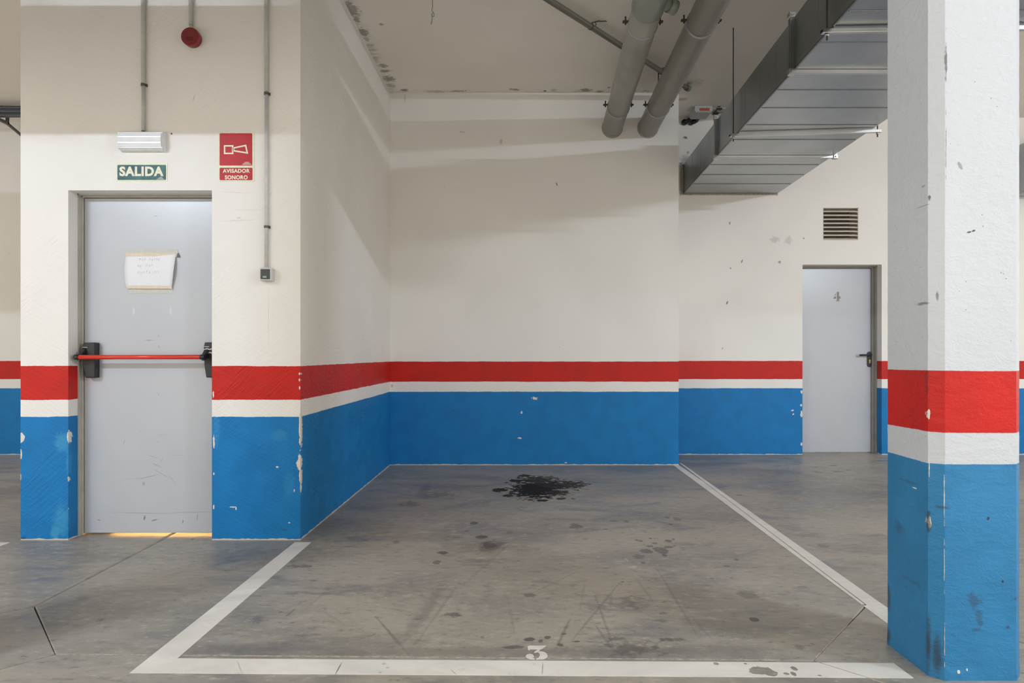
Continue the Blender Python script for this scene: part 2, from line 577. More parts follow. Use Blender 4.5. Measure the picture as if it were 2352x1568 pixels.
M['ceiling'] = ceiling_mat()
M['ceiling_hall'] = plain('hall ceiling paint', (0.87, 0.825, 0.755, 1), 0.75, vary=0.03, scale=0.8)


# ---- polished concrete with oil, tyre marks and scuffs
def concrete_colour(t):
    P = t.pos
    n1 = t.noise(t.mapping(P, (0, 0, 0), (0, 0, 0.3), (0.7, 1.1, 1)), 0.9, 3, 0.6, 0.7)
    n2 = t.noise(t.mapping(P, (3, 1, 0), (0, 0, -0.15), (0.7, 1.5, 1)), 3.2, 6, 0.68, 0.6)
    n3 = t.noise(t.mapping(P, (7, 2, 0), (0, 0, 0.25), (1.0, 2.0, 1)), 15.0, 6, 0.72)
    col = t.mix(t.ramp(n1, 0.32, 0.68), (0.235, 0.224, 0.200, 1), (0.405, 0.37, 0.305, 1))
    col = t.mix(t.ramp(n2, 0.48, 0.66, 0.0, 0.8), col, (0.385, 0.355, 0.308, 1))
    col = t.mix(t.ramp(n2, 0.33, 0.47, 0.75, 0.0), col, (0.178, 0.174, 0.166, 1))
    col = t.mix(t.ramp(n3, 0.53, 0.68, 0.0, 0.75), col, (0.49, 0.45, 0.39, 1))
    col = t.mix(t.ramp(n3, 0.32, 0.46, 0.75, 0.0), col, (0.15, 0.143, 0.132, 1))
    return col, n1, n2, n3


# stains are kept as fields on the vertices of the slabs: how far inside a spot a point lies, and how strong that spot is
STAINS = {k: [] for k in ('grime', 'brown', 'pale', 'tyre', 'grey', 'oil')}
STAIN_SETS = {'wear': ('grime', 'brown', 'pale'), 'spill': ('tyre', 'grey', 'oil')}


def add_spots(kind, rows):
    """rows: where the spot shows (px, py), half sizes in px, strength, raggedness"""
    for px, py, rx, ry, s_, amp in rows:
        c = on_floor(px, py)
        s0 = (py - CY) / H
        STAINS[kind].append((c.x, c.y, rx / s0, ry * c.y / (py - CY), 0.0, s_, amp))


def add_marks(kind, rows):
    for x0, y0, x1, y1, wpx, s_, amp in rows:
        p, q = on_floor(x0, y0), on_floor(x1, y1)
        d = q - p
        s0 = ((y0 + y1) / 2 - CY) / H
        STAINS[kind].append(((p.x + q.x) / 2, (p.y + q.y) / 2, d.length / 2, max(wpx / s0, 0.0065), math.atan2(d.y, d.x), s_, amp))


add_spots('grime', [(770, 1210, 130, 26, 0.45, 1.6), (930, 1160, 140, 30, 0.35, 1.6), (1010, 1118, 90, 14, 0.38, 1.8), (1400, 1100, 260, 30, 0.22, 1.6), (1190, 1380, 120, 22, 0.34, 2.2), (1700, 1440, 200, 16, 0.28, 2), (1900, 1130, 120, 10, 0.35, 2), (1780, 1090, 120, 14, 0.35, 2), (620, 1275, 140, 20, 0.4, 1.4), (300, 1400, 260, 18, 0.3, 1.8), (40, 1440, 110, 30, 0.4, 1.6), (20, 1130, 60, 40, 0.4, 1.6), (640, 1490, 230, 14, 0.5, 1.8), (1150, 1495, 600, 11, 0.42, 1.4), (240, 1530, 160, 20, 0.35, 1.8), (1960, 1500, 120, 24, 0.25, 1.6), (1610, 1200, 90, 24, 0.2, 1.8), (830, 1480, 170, 20, 0.35, 2)])
add_spots('brown', [(1130, 1256, 34, 13, 0.75, 1.6), (1115, 1262, 16, 6, 0.6, 1.5), (910, 1244, 7, 3, 0.5, 1.5), (1170, 1223, 9, 4, 0.4, 1.2), (1555, 1192, 9, 4, 0.5, 0.8), (1190, 1262, 30, 8, 0.4, 2.5), (1046, 1233, 14, 3, 0.5, 2)])
add_marks('brown', [(1310, 1420, 1276, 1490, 4, 0.45, 0.8)])
add_spots('pale', [(985, 1250, 26, 6, 0.5, 2.2), (1108, 1281, 10, 2.5, 0.8, 2), (1160, 1268, 26, 6, 0.5, 3.2), (1453, 1302, 11, 3, 0.9, 1.4), (1250, 1165, 40, 5, 0.35, 3), (1330, 1160, 50, 5, 0.3, 3), (170, 1520, 110, 14, 0.35, 2.4), (1720, 1340, 60, 8, 0.3, 2.6), (520, 1470, 50, 8, 0.3, 2.6), (1040, 1218, 8, 1, 0.7, 2.6), (975, 1221, 14, 1.2, 0.5, 3), (1960, 1400, 40, 12, 0.3, 2.6)])
add_marks('pale', [(1448, 1211, 1461, 1222, 1.2, 0.8, 0.8), (1434, 1281, 1444, 1288, 1, 0.7, 0.8)])
add_marks('tyre', [(1018, 1340, 925, 1480, 16, 0.55, 1.5), (1060, 1330, 955, 1478, 4, 0.4, 1), (1180, 1240, 1050, 1355, 5, 0.3, 1), (858, 1410, 945, 1510, 3.5, 0.75, 0.7), (720, 1390, 800, 1440, 1.5, 0.25, 0.8), (1362, 1355, 1418, 1508, 1.6, 0.5, 0.4), (1430, 1330, 1310, 1475, 1.5, 0.5, 0.4), (1361, 1425, 1415, 1505, 1.8, 0.6, 0.4), (1500, 1290, 1620, 1490, 1.5, 0.45, 0.4), (1580, 1405, 1645, 1480, 1.5, 0.4, 0.4), (1455, 1320, 1510, 1395, 1.2, 0.35, 0.4), (1215, 1365, 1330, 1310, 1, 0.3, 0.4), (1770, 1185, 1850, 1215, 1.2, 0.35, 0.4), (1165, 1370, 1185, 1470, 1.5, 0.25, 0.8), (110, 1568, 150, 1510, 1.5, 0.35, 0.8), (655, 1417, 680, 1396, 1.2, 0.6, 0.3), (570, 1552, 585, 1568, 2, 0.7, 0.8), (440, 1550, 475, 1568, 1.2, 0.5, 0.8), (1345, 1330, 1330, 1410, 1.2, 0.3, 0.4), (1405, 1360, 1402, 1400, 1.2, 0.35, 0.4), (760, 1348, 700, 1400, 1.4, 0.35, 0.8), (1690, 1180, 1560, 1165, 1.5, 0.3, 0.8)])
add_spots('grey', [(1519, 1263, 16, 8, 0.62, 0.7), (1537, 1256, 12, 2.5, 0.6, 0.8), (1485, 1266, 15, 4.5, 0.62, 0.6), (1471, 1278, 14, 5, 0.5, 1.4), (1493, 1254, 9, 2.6, 0.6, 0.8), (1526, 1275, 6, 2.6, 0.75, 0.4), (1535, 1242, 8, 3, 0.65, 0.4), (1547, 1238, 4.4, 1.6, 0.7, 0.4), (1504, 1247, 6, 2, 0.6, 0.5), (1472, 1242, 5, 2, 0.6, 0.5), (1463, 1240, 4, 1.6, 0.6, 0.5), (1494, 1236, 4.5, 1.3, 0.7, 0.5), (1480, 1250, 2.4, 1, 0.7, 0.5), (1550, 1253, 3.4, 1, 0.6, 0.5), (1477, 1292, 6, 2, 0.65, 0.6), (1533, 1188, 6, 2.4, 0.5, 0.6), (1540, 1204, 5, 1.8, 0.75, 0.5), (1322, 1208, 14, 5.5, 0.6, 1.5), (1438, 1197, 6, 3, 0.5, 0.6), (1408, 1196, 12, 2, 0.4, 0.9), (1391, 1215, 5, 1.4, 0.7, 0.6), (1105, 1233, 13, 4, 0.85, 0.9), (1018, 1269, 12, 4, 0.8, 1), (1003, 1291, 9, 4.5, 0.6, 0.6), (1089, 1201, 9, 3.2, 0.75, 1), (1071, 1219, 5, 1.5, 0.65, 0.8), (1127, 1251, 15, 7, 0.8, 1.4), (1732, 1422, 11, 5.5, 0.85, 0.4), (1692, 1285, 6, 2, 0.7, 0.6), (1671, 1300, 7, 3, 0.5, 2), (1715, 1364, 24, 8, 0.42, 1.2), (1430, 1336, 4, 2, 0.6, 0.5), (1680, 1327, 5, 1.6, 0.5, 0.8), (1635, 1328, 5, 2, 0.4, 1), (1453, 1382, 20, 12, 0.5, 3.2), (1036, 1412, 17, 5, 0.65, 1.6), (1217, 1366, 13, 4, 0.55, 1.2), (1215, 1468, 12, 4, 0.85, 1.2), (1242, 1472, 6, 4, 0.75, 0.8), (1257, 1463, 8, 3.4, 0.75, 1), (1185, 1486, 25, 4, 0.7, 1), (1325, 1473, 10, 2, 0.9, 1), (1287, 1481, 7, 3, 0.75, 1.6), (1295, 1455, 7, 1.6, 0.75, 0.8), (1108, 1463, 5, 3, 0.4, 0.6), (1550, 1469, 26, 4, 0.75, 2.4), (1505, 1486, 10, 4, 0.65, 1.6), (1415, 1466, 18, 3, 0.6, 2.2), (1450, 1490, 45, 14, 0.55, 3.4), (1518, 1425, 14, 4, 0.4, 2), (1521, 1408, 8, 3, 0.5, 2), (1980, 1450, 12, 5, 0.5, 1.2), (1838, 1485, 12, 6, 0.4, 1), (1880, 1084, 9, 2, 0.6, 2), (1925, 1083, 11, 1.6, 0.7, 1.5), (1948, 1079, 8, 1.2, 0.65, 1.5), (1975, 1086, 7, 1.4, 0.5, 1.5), (1912, 1069, 12, 1.4, 0.5, 2), (1870, 1072, 10, 1, 0.5, 2), (1890, 1254, 16, 4, 0.45, 2), (1852, 1228, 22, 5, 0.32, 3), (1697, 1137, 8, 1.8, 0.5, 1), (605, 1305, 4, 1.6, 0.7, 0.5), (442, 1238, 4, 1.2, 0.9, 0.8), (176, 1257, 6, 2, 0.6, 1.5), (408, 1418, 5, 3, 0.5, 1.5), (230, 1424, 8, 3, 0.4, 1.5), (543, 1304, 2, 1, 0.95, 0.2), (693, 1300, 22, 5, 0.5, 1.6), (590, 1425, 16, 6, 0.4, 2), (1235, 1558, 10, 4, 0.7, 0.8), (1280, 1561, 16, 5, 0.7, 1), (1030, 1560, 26, 7, 0.6, 2), (385, 1553, 20, 4, 0.5, 2), (940, 1158, 22, 5, 0.5, 2), (1000, 1135, 40, 6, 0.4, 2.4), (975, 1125, 12, 12, 0.35, 2)])
add_spots('oil', [(1229, 1124, 56, 19, 1, 1.5), (1258, 1114, 62, 12, 0.95, 2.2), (1232, 1102, 44, 9, 0.9, 2.4), (1305, 1112, 36, 8, 0.9, 2.2), (1270, 1131, 34, 7, 0.95, 1.9), (1186, 1104, 17, 3, 0.95, 1.2), (1206, 1092, 15, 2.6, 0.9, 1), (1148, 1125, 19, 4, 0.95, 1.3), (1168, 1138, 13, 3, 0.92, 0.9), (1246, 1149, 14, 3, 0.95, 1.2), (1288, 1145, 11, 2.6, 0.85, 0.8), (1217, 1148, 6, 1.2, 0.9, 0.5), (1317, 1145, 5, 1.6, 0.6, 0.5), (1164, 1108, 4.5, 1.3, 0.8, 0.5), (1344, 1111, 10, 2, 0.65, 1), (1260, 1095, 14, 2.2, 0.55, 1.4), (1331, 1116, 14, 3, 0.8, 1.6), (1296, 1130, 12, 3, 0.9, 1)])


def stain_fields(xs, ys):
    """per vertex: for each kind the deepest field value (offset by 3, 0 = none) and its strength"""
    out = {}
    for kind, rows in STAINS.items():
        f = np.zeros(len(xs), dtype=np.float32)
        st = np.zeros(len(xs), dtype=np.float32)
        for cx, cy, rx, ry, rot, s_, amp in rows:
            amp = max(amp, 0.35)
            reach = max(rx, ry) * (1 + 3 * amp)
            idx = np.nonzero((np.abs(xs - cx) < reach) & (np.abs(ys - cy) < reach))[0]
            if not len(idx):
                continue
            dx, dy = xs[idx] - cx, ys[idx] - cy
            u = (dx * math.cos(rot) + dy * math.sin(rot)) / rx
            v = (-dx * math.sin(rot) + dy * math.cos(rot)) / ry
            g = np.clip((1.0 - np.sqrt(u * u + v * v)) / amp + 3.0, 0, 6)
            better = g > f[idx]
            f[idx[better]] = g[better]
            st[idx[better]] = s_
        out[kind + '_field'] = f
        out[kind + '_strength'] = st
    return out


def floor_mat():
    t = NT('polished concrete')
    P = t.pos
    col, n1, n2, n3 = concrete_colour(t)
    fine = t.math('MULTIPLY', t.math('SUBTRACT', t.noise(P, 17.0, 5, 0.7), 0.5), 2.3)

    chan = {}
    for nm, kinds in STAIN_SETS.items():
        fs = t.sep(t.n('ShaderNodeAttribute', attribute_name=nm + '_field').outputs['Vector'])
        ss = t.sep(t.n('ShaderNodeAttribute', attribute_name=nm + '_strength').outputs['Vector'])
        for i, k in enumerate(kinds):
            chan[k] = (fs[i], ss[i])

    def kind(name, soft):
        a, b = chan[name]
        v = t.math('ADD', t.math('SUBTRACT', a, 3.0), fine)
        return t.math('MULTIPLY', t.ramp(v, -soft, soft), b)
    col = t.mix(kind('grime', 0.5), col, (0.115, 0.113, 0.108, 1))
    col = t.mix(kind('brown', 0.4), col, (0.105, 0.082, 0.046, 1))
    col = t.mix(kind('pale', 0.25), col, (0.47, 0.44, 0.39, 1))
    col = t.mix(t.math('MULTIPLY', kind('tyre', 0.5), 0.62), col, (0.085, 0.085, 0.088, 1))
    col = t.mix(kind('grey', 0.2), col, (0.062, 0.060, 0.057, 1))
    om = kind('oil', 0.09)
    col = t.mix(om, col, (0.022, 0.022, 0.024, 1))
    g = t.math('MULTIPLY', t.ramp(t.voronoi(P, 6.5), 0.012, 0.018, 1, 0), 0.8)
    col = t.mix(g, col, (0.6, 0.57, 0.5, 1))
    rough = t.ramp(n2, 0.3, 0.7, 0.33, 0.5)
    rough = t.math('MULTIPLY_ADD', om, 0.35, rough)
    t.set(Base_Color=col, Roughness=rough, Normal=t.bump(n3, 0.05, 0.003))
    t.set(Specular_IOR_Level=t.math('MULTIPLY_ADD', om, -0.38, 0.45))
    return t.mat


M['floor'] = floor_mat()


def floor_clean_mat():
    t = NT('polished concrete of the aisle')
    col, n1, n2, n3 = concrete_colour(t)
    t.set(Base_Color=col, Roughness=t.ramp(n2, 0.3, 0.7, 0.30, 0.44), Specular_IOR_Level=0.5)
    return t.mat


M['floor_clean'] = floor_clean_mat()


def line_mat():
    t = NT('worn road paint')
    P = t.pos
    conc, n1, n2, n3 = concrete_colour(t)
    warp = t.math('SUBTRACT', t.noise(P, 22.0, 5, 0.65), 0.5)
    wear = []
    for px, py, rx, ry, a in [(1745, 1540, 27, 9, 1.6), (1770, 1546, 16, 7, 1.6), (1729, 1538, 10, 3, 1.4), (1824, 1536, 8, 5, 1.6), (1822, 1548, 6, 5, 1.4), (1806, 1548, 7, 3, 1.2), (1645, 1525, 6, 3, 1.6), (1712, 1525, 4, 2, 1.5), (1882, 1552, 5, 1.4, 1.2)]:
        c = on_floor(px, py)
        s0 = (py - CY) / H
        wear.append(t.blob((c.x, c.y, 0), (rx / s0, ry * c.y / (py - CY), 1), 0, warp, a, 0.08, 'Z'))
    w = t.maxof(wear)
    rub = t.ramp(t.noise(t.mapping(P, (0, 0, 0), (0, 0, 0), (1, 1, 1)), 9.0, 7, 0.75), 0.58, 0.74, 0, 0.5)
    base = t.mix(t.ramp(n2, 0.3, 0.7), (0.70, 0.68, 0.64, 1), (0.84, 0.82, 0.77, 1))
    base = t.mix(rub, base, (0.46, 0.44, 0.40, 1))
    scr = []
    for x0, y0, x1, y1, s in [(785, 1522, 770, 1550, 0.9), (1247, 1524, 1245, 1550, 0.5), (1035, 1538, 1048, 1550, 0.4), (545, 1518, 555, 1545, 0.35), (1868, 1518, 2010, 1562, 0.6)]:
        a, b = on_floor(x0, y0), on_floor(x1, y1)
        d = b - a
        m = (a + b) / 2
        scr.append(t.blob((m.x, m.y, 0), (d.length / 2, 0.0022, 1), math.atan2(d.y, d.x), warp, 0.8, 0.5, 'Z', s))
    for px, py, rx in [(882, 1525, 5), (890, 1534, 4), (873, 1545, 4)]:
        c = on_floor(px, py)
        scr.append(t.blob((c.x, c.y, 0), (rx * 0.0015, rx * 0.0015, 1), 0, warp, 0.4, 0.3, 'Z', 0.35))
    base = t.mix(t.maxof(scr), base, (0.13, 0.12, 0.11, 1))
    t.set(Base_Color=t.mix(w, base, conc), Roughness=0.5, Normal=t.bump(n3, 0.1, 0.002))
    return t.mat


M['line'] = line_mat()
M['joint'] = plain('dark joint', (0.05, 0.047, 0.044, 1), 0.9)
M['filler'] = plain('joint filler', (0.52, 0.47, 0.40, 1), 0.8, vary=0.2, scale=60)
M['stencil_white'] = plain('stencil white', (0.80, 0.77, 0.71, 1), 0.6, vary=0.08, scale=25)


def door_mat(name, scuffs):
    t = NT(name)
    P = t.pos
    warp = t.math('SUBTRACT', t.noise(P, 30.0, 4, 0.6), 0.5)
    n = t.noise(P, 2.0, 3)
    col = t.mix(t.ramp(n, 0.3, 0.7), (0.475, 0.495, 0.53, 1), (0.50, 0.52, 0.55, 1))
    if scuffs:
        ms = [t.blob(c, r, ro, warp, 1.0, 0.5, 'Y', s) for c, r, ro, s in scuffs]
        col = t.mix(t.maxof(ms), col, (0.16, 0.155, 0.15, 1))
        faint = t.math('MULTIPLY', t.ramp(t.noise(t.mapping(P, (0, 0, 0), (0, 0.2, 0), (3, 1, 14)), 4.0, 5, 0.7), 0.62, 0.75, 0, 0.3), t.blob((-2.2, 4.2, 0.45), (0.34, 1, 0.36), 0, warp, 0.5, 0.5, 'Y'))
        col = t.mix(faint, col, (0.22, 0.21, 0.20, 1))
        pl = [t.blob(on_wall(px, py, 4.165), (0.006, 0.05, 0.022), 0, None, 0, 0.5, 'Y', 0.45) for px, py in [(307, 714), (392, 714)]]
        col = t.mix(t.maxof(pl), col, (0.72, 0.72, 0.72, 1))
    t.set(Base_Color=col, Roughness=0.27)
    t.set(Specular_IOR_Level=0.5)
    return t.mat


def dsc(px, py, rx, rz, ro, s):
    return (on_wall(px, py, 4.165), px_r(4.165, rx, rz, 0.05), ro, s)


M['door_a'] = door_mat('grey door paint', [dsc(342, 781, 9, 1.3, 0, 0.45), dsc(365, 797, 1.5, 3, -0.3, 0.4), dsc(364, 772, 1, 3, 0, 0.4), dsc(332, 1189, 1.6, 5, 0.2, 0.9), dsc(355, 1194, 7, 1.4, -0.25, 0.7), dsc(420, 1198, 1.4, 4, 0.1, 0.6),
                                           dsc(453, 1188, 1, 8, 0.1, 0.5), dsc(227, 1194, 3, 1.6, 0.3, 0.5), dsc(330, 1178, 70, 0.9, 0.02, 0.35), dsc(440, 1176, 50, 0.8, -0.02, 0.35), dsc(360, 1068, 10, 1.2, 0.4, 0.35), dsc(340, 1095, 22, 1.0, -0.25, 0.35), dsc(372, 1088, 18, 0.9, 0.5, 0.3),
                                           dsc(330, 1110, 3, 4, 0.3, 0.4), dsc(364, 905, 1, 4, -0.4, 0.35), dsc(285, 1015, 1, 5, 0.4, 0.35), dsc(358, 496, 4, 0.8, 0, 0.6), dsc(350, 1048, 12, 0.8, 0.3, 0.3), dsc(372, 1056, 0.9, 7, 0.5, 0.28), dsc(395, 1100, 14, 0.8, 0.9, 0.25), dsc(315, 1098, 30, 0.8, -0.1, 0.22), dsc(410, 1045, 12, 0.8, 0, 0.2), dsc(475, 793, 1, 1, 0, 0.7)])
M['door_b'] = door_mat('pale grey door paint', [])
M['frame'] = plain('door frame paint', (0.50, 0.475, 0.42, 1), 0.5, vary=0.08, scale=8)
M['frame_grey'] = plain('door frame grey', (0.40, 0.385, 0.35, 1), 0.5, vary=0.08, scale=8)
M['black'] = plain('black plastic', (0.018, 0.018, 0.019, 1), 0.38, vary=0.1)
M['black_gloss'] = plain('black end cap', (0.016, 0.018, 0.022, 1), 0.2)
M['bar_red'] = plain('red lacquered bar', (0.72, 0.045, 0.022, 1), 0.28)
M['rope'] = plain('white cord', (0.68, 0.65, 0.60, 1), 0.9, scale=120, vary=0.15)
M['steel'] = plain('brushed steel', (0.55, 0.55, 0.55, 1), 0.35, 1.0)
M['brass'] = plain('brass', (0.78, 0.52, 0.16, 1), 0.3, 0.8)
M['conduit'] = plain('grey conduit', (0.50, 0.51, 0.47, 1), 0.45, vary=0.05)
M['conduit_pale'] = plain('pale conduit', (0.62, 0.62, 0.60, 1), 0.45, vary=0.05)
M['clip'] = plain('dark conduit clip', (0.10, 0.095, 0.085, 1), 0.5)
M['lens'] = plain('ribbed lens plastic', (0.80, 0.81, 0.83, 1), 0.16, spec=0.6, vary=0.05, scale=14)
M['lens_base'] = plain('white lamp base', (0.74, 0.75, 0.77, 1), 0.4)
M['smudge'] = plain('dark lens smudge', (0.22, 0.22, 0.21, 1), 0.5)
M['luminous'] = plain('luminescent cream', (0.80, 0.84, 0.60, 1), 0.5)
M['cream'] = plain('cream lettering', (0.86, 0.83, 0.66, 1), 0.55)
M['green'] = plain('sign green', (0.055, 0.16, 0.165, 1), 0.55, vary=0.25, scale=14)
M['sign_red'] = plain('sign red', (0.50, 0.015, 0.022, 1), 0.55, vary=0.08, scale=10)
M['print'] = plain('pale small print', (0.62, 0.60, 0.52, 1), 0.4)
M['siren'] = plain('siren red', (0.20, 0.012, 0.015, 1), 0.32, vary=0.06)
M['siren_edge'] = plain('siren side red', (0.30, 0.015, 0.020, 1), 0.25)
M['paper'] = plain('white paper', (0.80, 0.80, 0.83, 1), 0.8, vary=0.01)
M['tape'] = plain('masking tape', (0.74, 0.63, 0.50, 1), 0.7, vary=0.05, scale=40)
M['tape_clear'] = plain('tape on door', (0.58, 0.57, 0.50, 1), 0.6, vary=0.04, scale=40)
M['pencil'] = plain('faded handwriting', (0.60, 0.60, 0.66, 1), 0.8)
M['switch_grey'] = plain('switch housing', (0.62, 0.62, 0.62, 1), 0.4)
M['rocker'] = plain('dark rocker', (0.055, 0.057, 0.064, 1), 0.35)
M['pilot'] = plain('green pilot window', (0.33, 0.42, 0.34, 1), 0.3)
M['number'] = plain('brown grey stencil', (0.27, 0.235, 0.23, 1), 0.6, vary=0.05)
M['vent'] = plain('vent slats', (0.60, 0.53, 0.44, 1), 0.7, vary=0.08, scale=20)
M['dark'] = plain('dark cavity', (0.012, 0.011, 0.01, 1), 0.9)  # near-black colour standing in for the shade inside openings


def pipe_mat(name, base, worn):
    t = NT(name)
    P = t.pos
    n = t.noise(P, 4.0, 4)
    col = t.mix(t.ramp(n, 0.3, 0.7), tuple(c * 0.86 for c in base[:3]) + (1,), base)
    if worn:
        s = t.noise(t.mapping(P, (0, 0, 0), (0, 0, 0.03), (26, 3.2, 26)), 1.0, 6, 0.7)
        sm = t.math('MULTIPLY', t.ramp(s, 0.60, 0.68), t.ramp(t.noise(P, 1.8, 2), 0.46, 0.58))
        col = t.mix(t.math('MULTIPLY', sm, 0.75), col, (0.48, 0.45, 0.38, 1))
    t.set(Base_Color=col, Roughness=0.36, Specular_IOR_Level=0.5)
    return t.mat


M['pvc'] = pipe_mat('grey drain pipe', (0.33, 0.315, 0.265, 1), True)
M['pvc_green'] = pipe_mat('greenish pipe fitting', (0.27, 0.30, 0.25, 1), True)
M['pvc_thin'] = pipe_mat('thin drain pipe', (0.15, 0.14, 0.11, 1), False)
M['clamp'] = plain('galvanised clamp', (0.42, 0.42, 0.43, 1), 0.4, 0.4)
M['wire'] = plain('rusty wire', (0.06, 0.05, 0.042, 1), 0.7)


def galv_mat(name, base, rough=0.42):
    t = NT(name)
    P = t.pos
    sp = t.voronoi(P, 60.0)
    n = t.noise(P, 3.0, 4)
    col = t.mix(t.ramp(n, 0.3, 0.7), tuple(c * 0.85 for c in base[:3]) + (1,), base)
    col = t.mix(t.ramp(sp, 0.2, 0.6, 0.0, 0.12), col, (0.5, 0.52, 0.54, 1))
    t.set(Base_Color=col, Roughness=rough, Metallic=1.0, Normal=t.bump(t.noise(P, 2.2, 1), 0.08, 0.02))
    return t.mat


M['galv'] = galv_mat('galvanised sheet', (0.42, 0.445, 0.455, 1), 0.33)
M['galv_rail'] = galv_mat('galvanised rail', (0.62, 0.62, 0.60, 1), 0.35)
M['bead'] = galv_mat('galvanised bead', (0.27, 0.28, 0.285, 1))
M['box_white'] = plain('junction box grey', (0.46, 0.47, 0.47, 1), 0.5)
M['orange'] = plain('orange label', (0.50, 0.10, 0.035, 1), 0.5, vary=0.3)
M['cable'] = plain('dark cable conduit', (0.085, 0.095, 0.11, 1), 0.4, vary=0.1)
M['lamp_body'] = plain('white lamp channel', (0.75, 0.75, 0.74, 1), 0.45)
M['louvre'] = plain('brown louvre', (0.20, 0.155, 0.11, 1), 0.6)


def tube_emit(power, col):
    t = NT('fluorescent tube')
    t.set(Base_Color=(0.9, 0.9, 0.9, 1), Emission_Color=col, Emission_Strength=power)
    return t.mat


M['tube'] = tube_emit(TUBE_POWER, TUBE_COLOUR)
M['bulb'] = tube_emit(60.0, (1.0, 0.46, 0.12, 1))  # emission of the added strip behind the exit door

# ------------------------------------------------------------------ structure: floor
floor = obj('floor', MB().box((-9.5, 0.2, -0.2), (9.7, 8.6, -0.012)), M['joint'], kind='structure', label='grey polished concrete garage floor with saw-cut joints')


def inset(poly, d):
    n = len(poly)
    out = []
    for i in range(n):
        p0, p1, p2 = (Vector(poly[(i - 1) % n]), Vector(poly[i]), Vector(poly[(i + 1) % n]))
        e1 = (p1 - p0).normalized()
        e2 = (p2 - p1).normalized()
        n1 = Vector((-e1.y, e1.x))
        n2 = Vector((-e2.y, e2.x))
        k = 1.0 + n1.dot(n2)
        out.append(p1 + (n1 + n2) * (d / max(k, 0.3)))
    return out


RD = dict(top=(1.505, 2.985), left=(1.042, 2.446), bottom=(1.54, 1.95), right=(2.04, 2.46))
LD = dict(top=(-2.125, 2.97), right=(-1.707, 2.497), bottom=(-2.2, 1.99), left=(-2.66, 2.47))
G = 0.0028                                         # half width of a joint


def plain_slab(poly):
    q = inset(poly, G)
    obj('floor_slab', MB().prism([(p[0], p[1], -0.012) for p in q], (0, 0, 0.012)), M['floor_clean'], floor)


def grid_slab(left, right, us, vs):
    """slab between two border lines, gridded finely so that it can carry the stain fields"""
    def along(line, v):
        ys = [p[1] for p in line]
        xs_ = [p[0] for p in line]
        y = ys[0] + (ys[-1] - ys[0]) * v
        return np.interp(y, ys, xs_), y
    lx, ly = along(left, vs)
    rx, ry = along(right, vs)
    X = lx[:, None] * (1 - us[None, :]) + rx[:, None] * us[None, :]
    Y = ly[:, None] * (1 - us[None, :]) + ry[:, None] * us[None, :]
    nv, nu = X.shape
    top = np.stack([X.ravel(), Y.ravel(), np.zeros(X.size)], 1)
    idx = np.arange(nv * nu).reshape(nv, nu)
    q = np.stack([idx[:-1, :-1], idx[:-1, 1:], idx[1:, 1:], idx[1:, :-1]], -1).reshape(-1, 4)
    loop = np.concatenate([idx[0, :], idx[1:, -1], idx[-1, -2::-1], idx[-2:0:-1, 0]])
    low = top[loop].copy()
    low[:, 2] = -0.012
    k = np.arange(len(loop)) + nv * nu
    skirt = np.stack([loop, k, np.roll(k, -1), np.roll(loop, -1)], -1)
    verts = np.concatenate([top, low])
    faces = np.concatenate([q, skirt])
    c = WLOC[floor.name]
    me = bpy.data.meshes.new('floor_slab')
    me.vertices.add(len(verts))
    me.vertices.foreach_set('co', (verts - np.array(c)[None, :]).astype(np.float32).ravel())
    me.loops.add(faces.size)
    me.loops.foreach_set('vertex_index', faces.ravel().astype(np.int32))
    me.polygons.add(len(faces))
    me.polygons.foreach_set('loop_start', np.arange(0, faces.size, 4, dtype=np.int32))
    me.update(calc_edges=True)
    fields = stain_fields(verts[:, 0], verts[:, 1])
    for what in ('field', 'strength'):
        for name, kinds in STAIN_SETS.items():
            at = me.attributes.new(name + '_' + what, 'FLOAT_VECTOR', 'POINT')
            at.data.foreach_set('vector', np.stack([fields[k + '_' + what] for k in kinds], 1).ravel())
    me.materials.append(M['floor'])
    o = bpy.data.objects.new('floor_slab', me)
    C.link(o)
    o.parent = floor
    return o


def steps(a, b, pieces):
    """0..1 parameters for a run a..b with (end, step) pieces"""
    out = [a]
    for end, st in pieces:
        n = max(1, int(round((end - out[-1]) / st)))
        out += list(np.linspace(out[-1], end, n + 1)[1:])
    return (np.array(out) - a) / (b - a)


rd = lambda k, dx, dy: (RD[k][0] + dx, RD[k][1] + dy)
ld = lambda k, dx, dy: (LD[k][0] + dx, LD[k][1] + dy)
# the bay itself
grid_slab([ld('right', -0.002, G), ld('top', G, 0.004), (-2.15 + G, 8.4)], [rd('left', 0.002, G), rd('top', -G, 0.004), (1.62 - G, 8.4)],
          np.linspace(0, 1, 420), steps(2.46, 8.4, [(4.4, 0.0085), (6.85, 0.013), (8.4, 0.3)]))
# right of the bay and left of it
grid_slab([rd('right', 0.004, G), rd('top', G, 0.004), (1.62 + G, 8.4)], [(9.5, 2.46 + G), (9.5, 8.4)],
          steps(1.6, 9.5, [(4.3, 0.025), (9.5, 0.5)]), steps(2.46, 8.4, [(7.6, 0.025), (8.4, 0.4)]))
grid_slab([(-9.3, 2.47 + G), (-9.3, 8.4)], [ld('left', -0.004, G), ld('top', -G, 0.004), (-2.15 - G, 8.4)],
          steps(-9.3, -2.1, [(-6, 0.5), (-2.1, 0.03)]), steps(2.47, 8.4, [(4.3, 0.03), (8.4, 0.1)]))
plain_slab([(-9.3, 0.3), (9.5, 0.3), (9.5, 2.46), RD['right'], RD['bottom'], RD['left'], LD['right'], LD['bottom'], LD['left'], (-9.3, 2.47)])
plain_slab([RD['bottom'], RD['right'], RD['top'], RD['left']])
plain_slab([LD['bottom'], LD['right'], LD['top'], LD['left']])


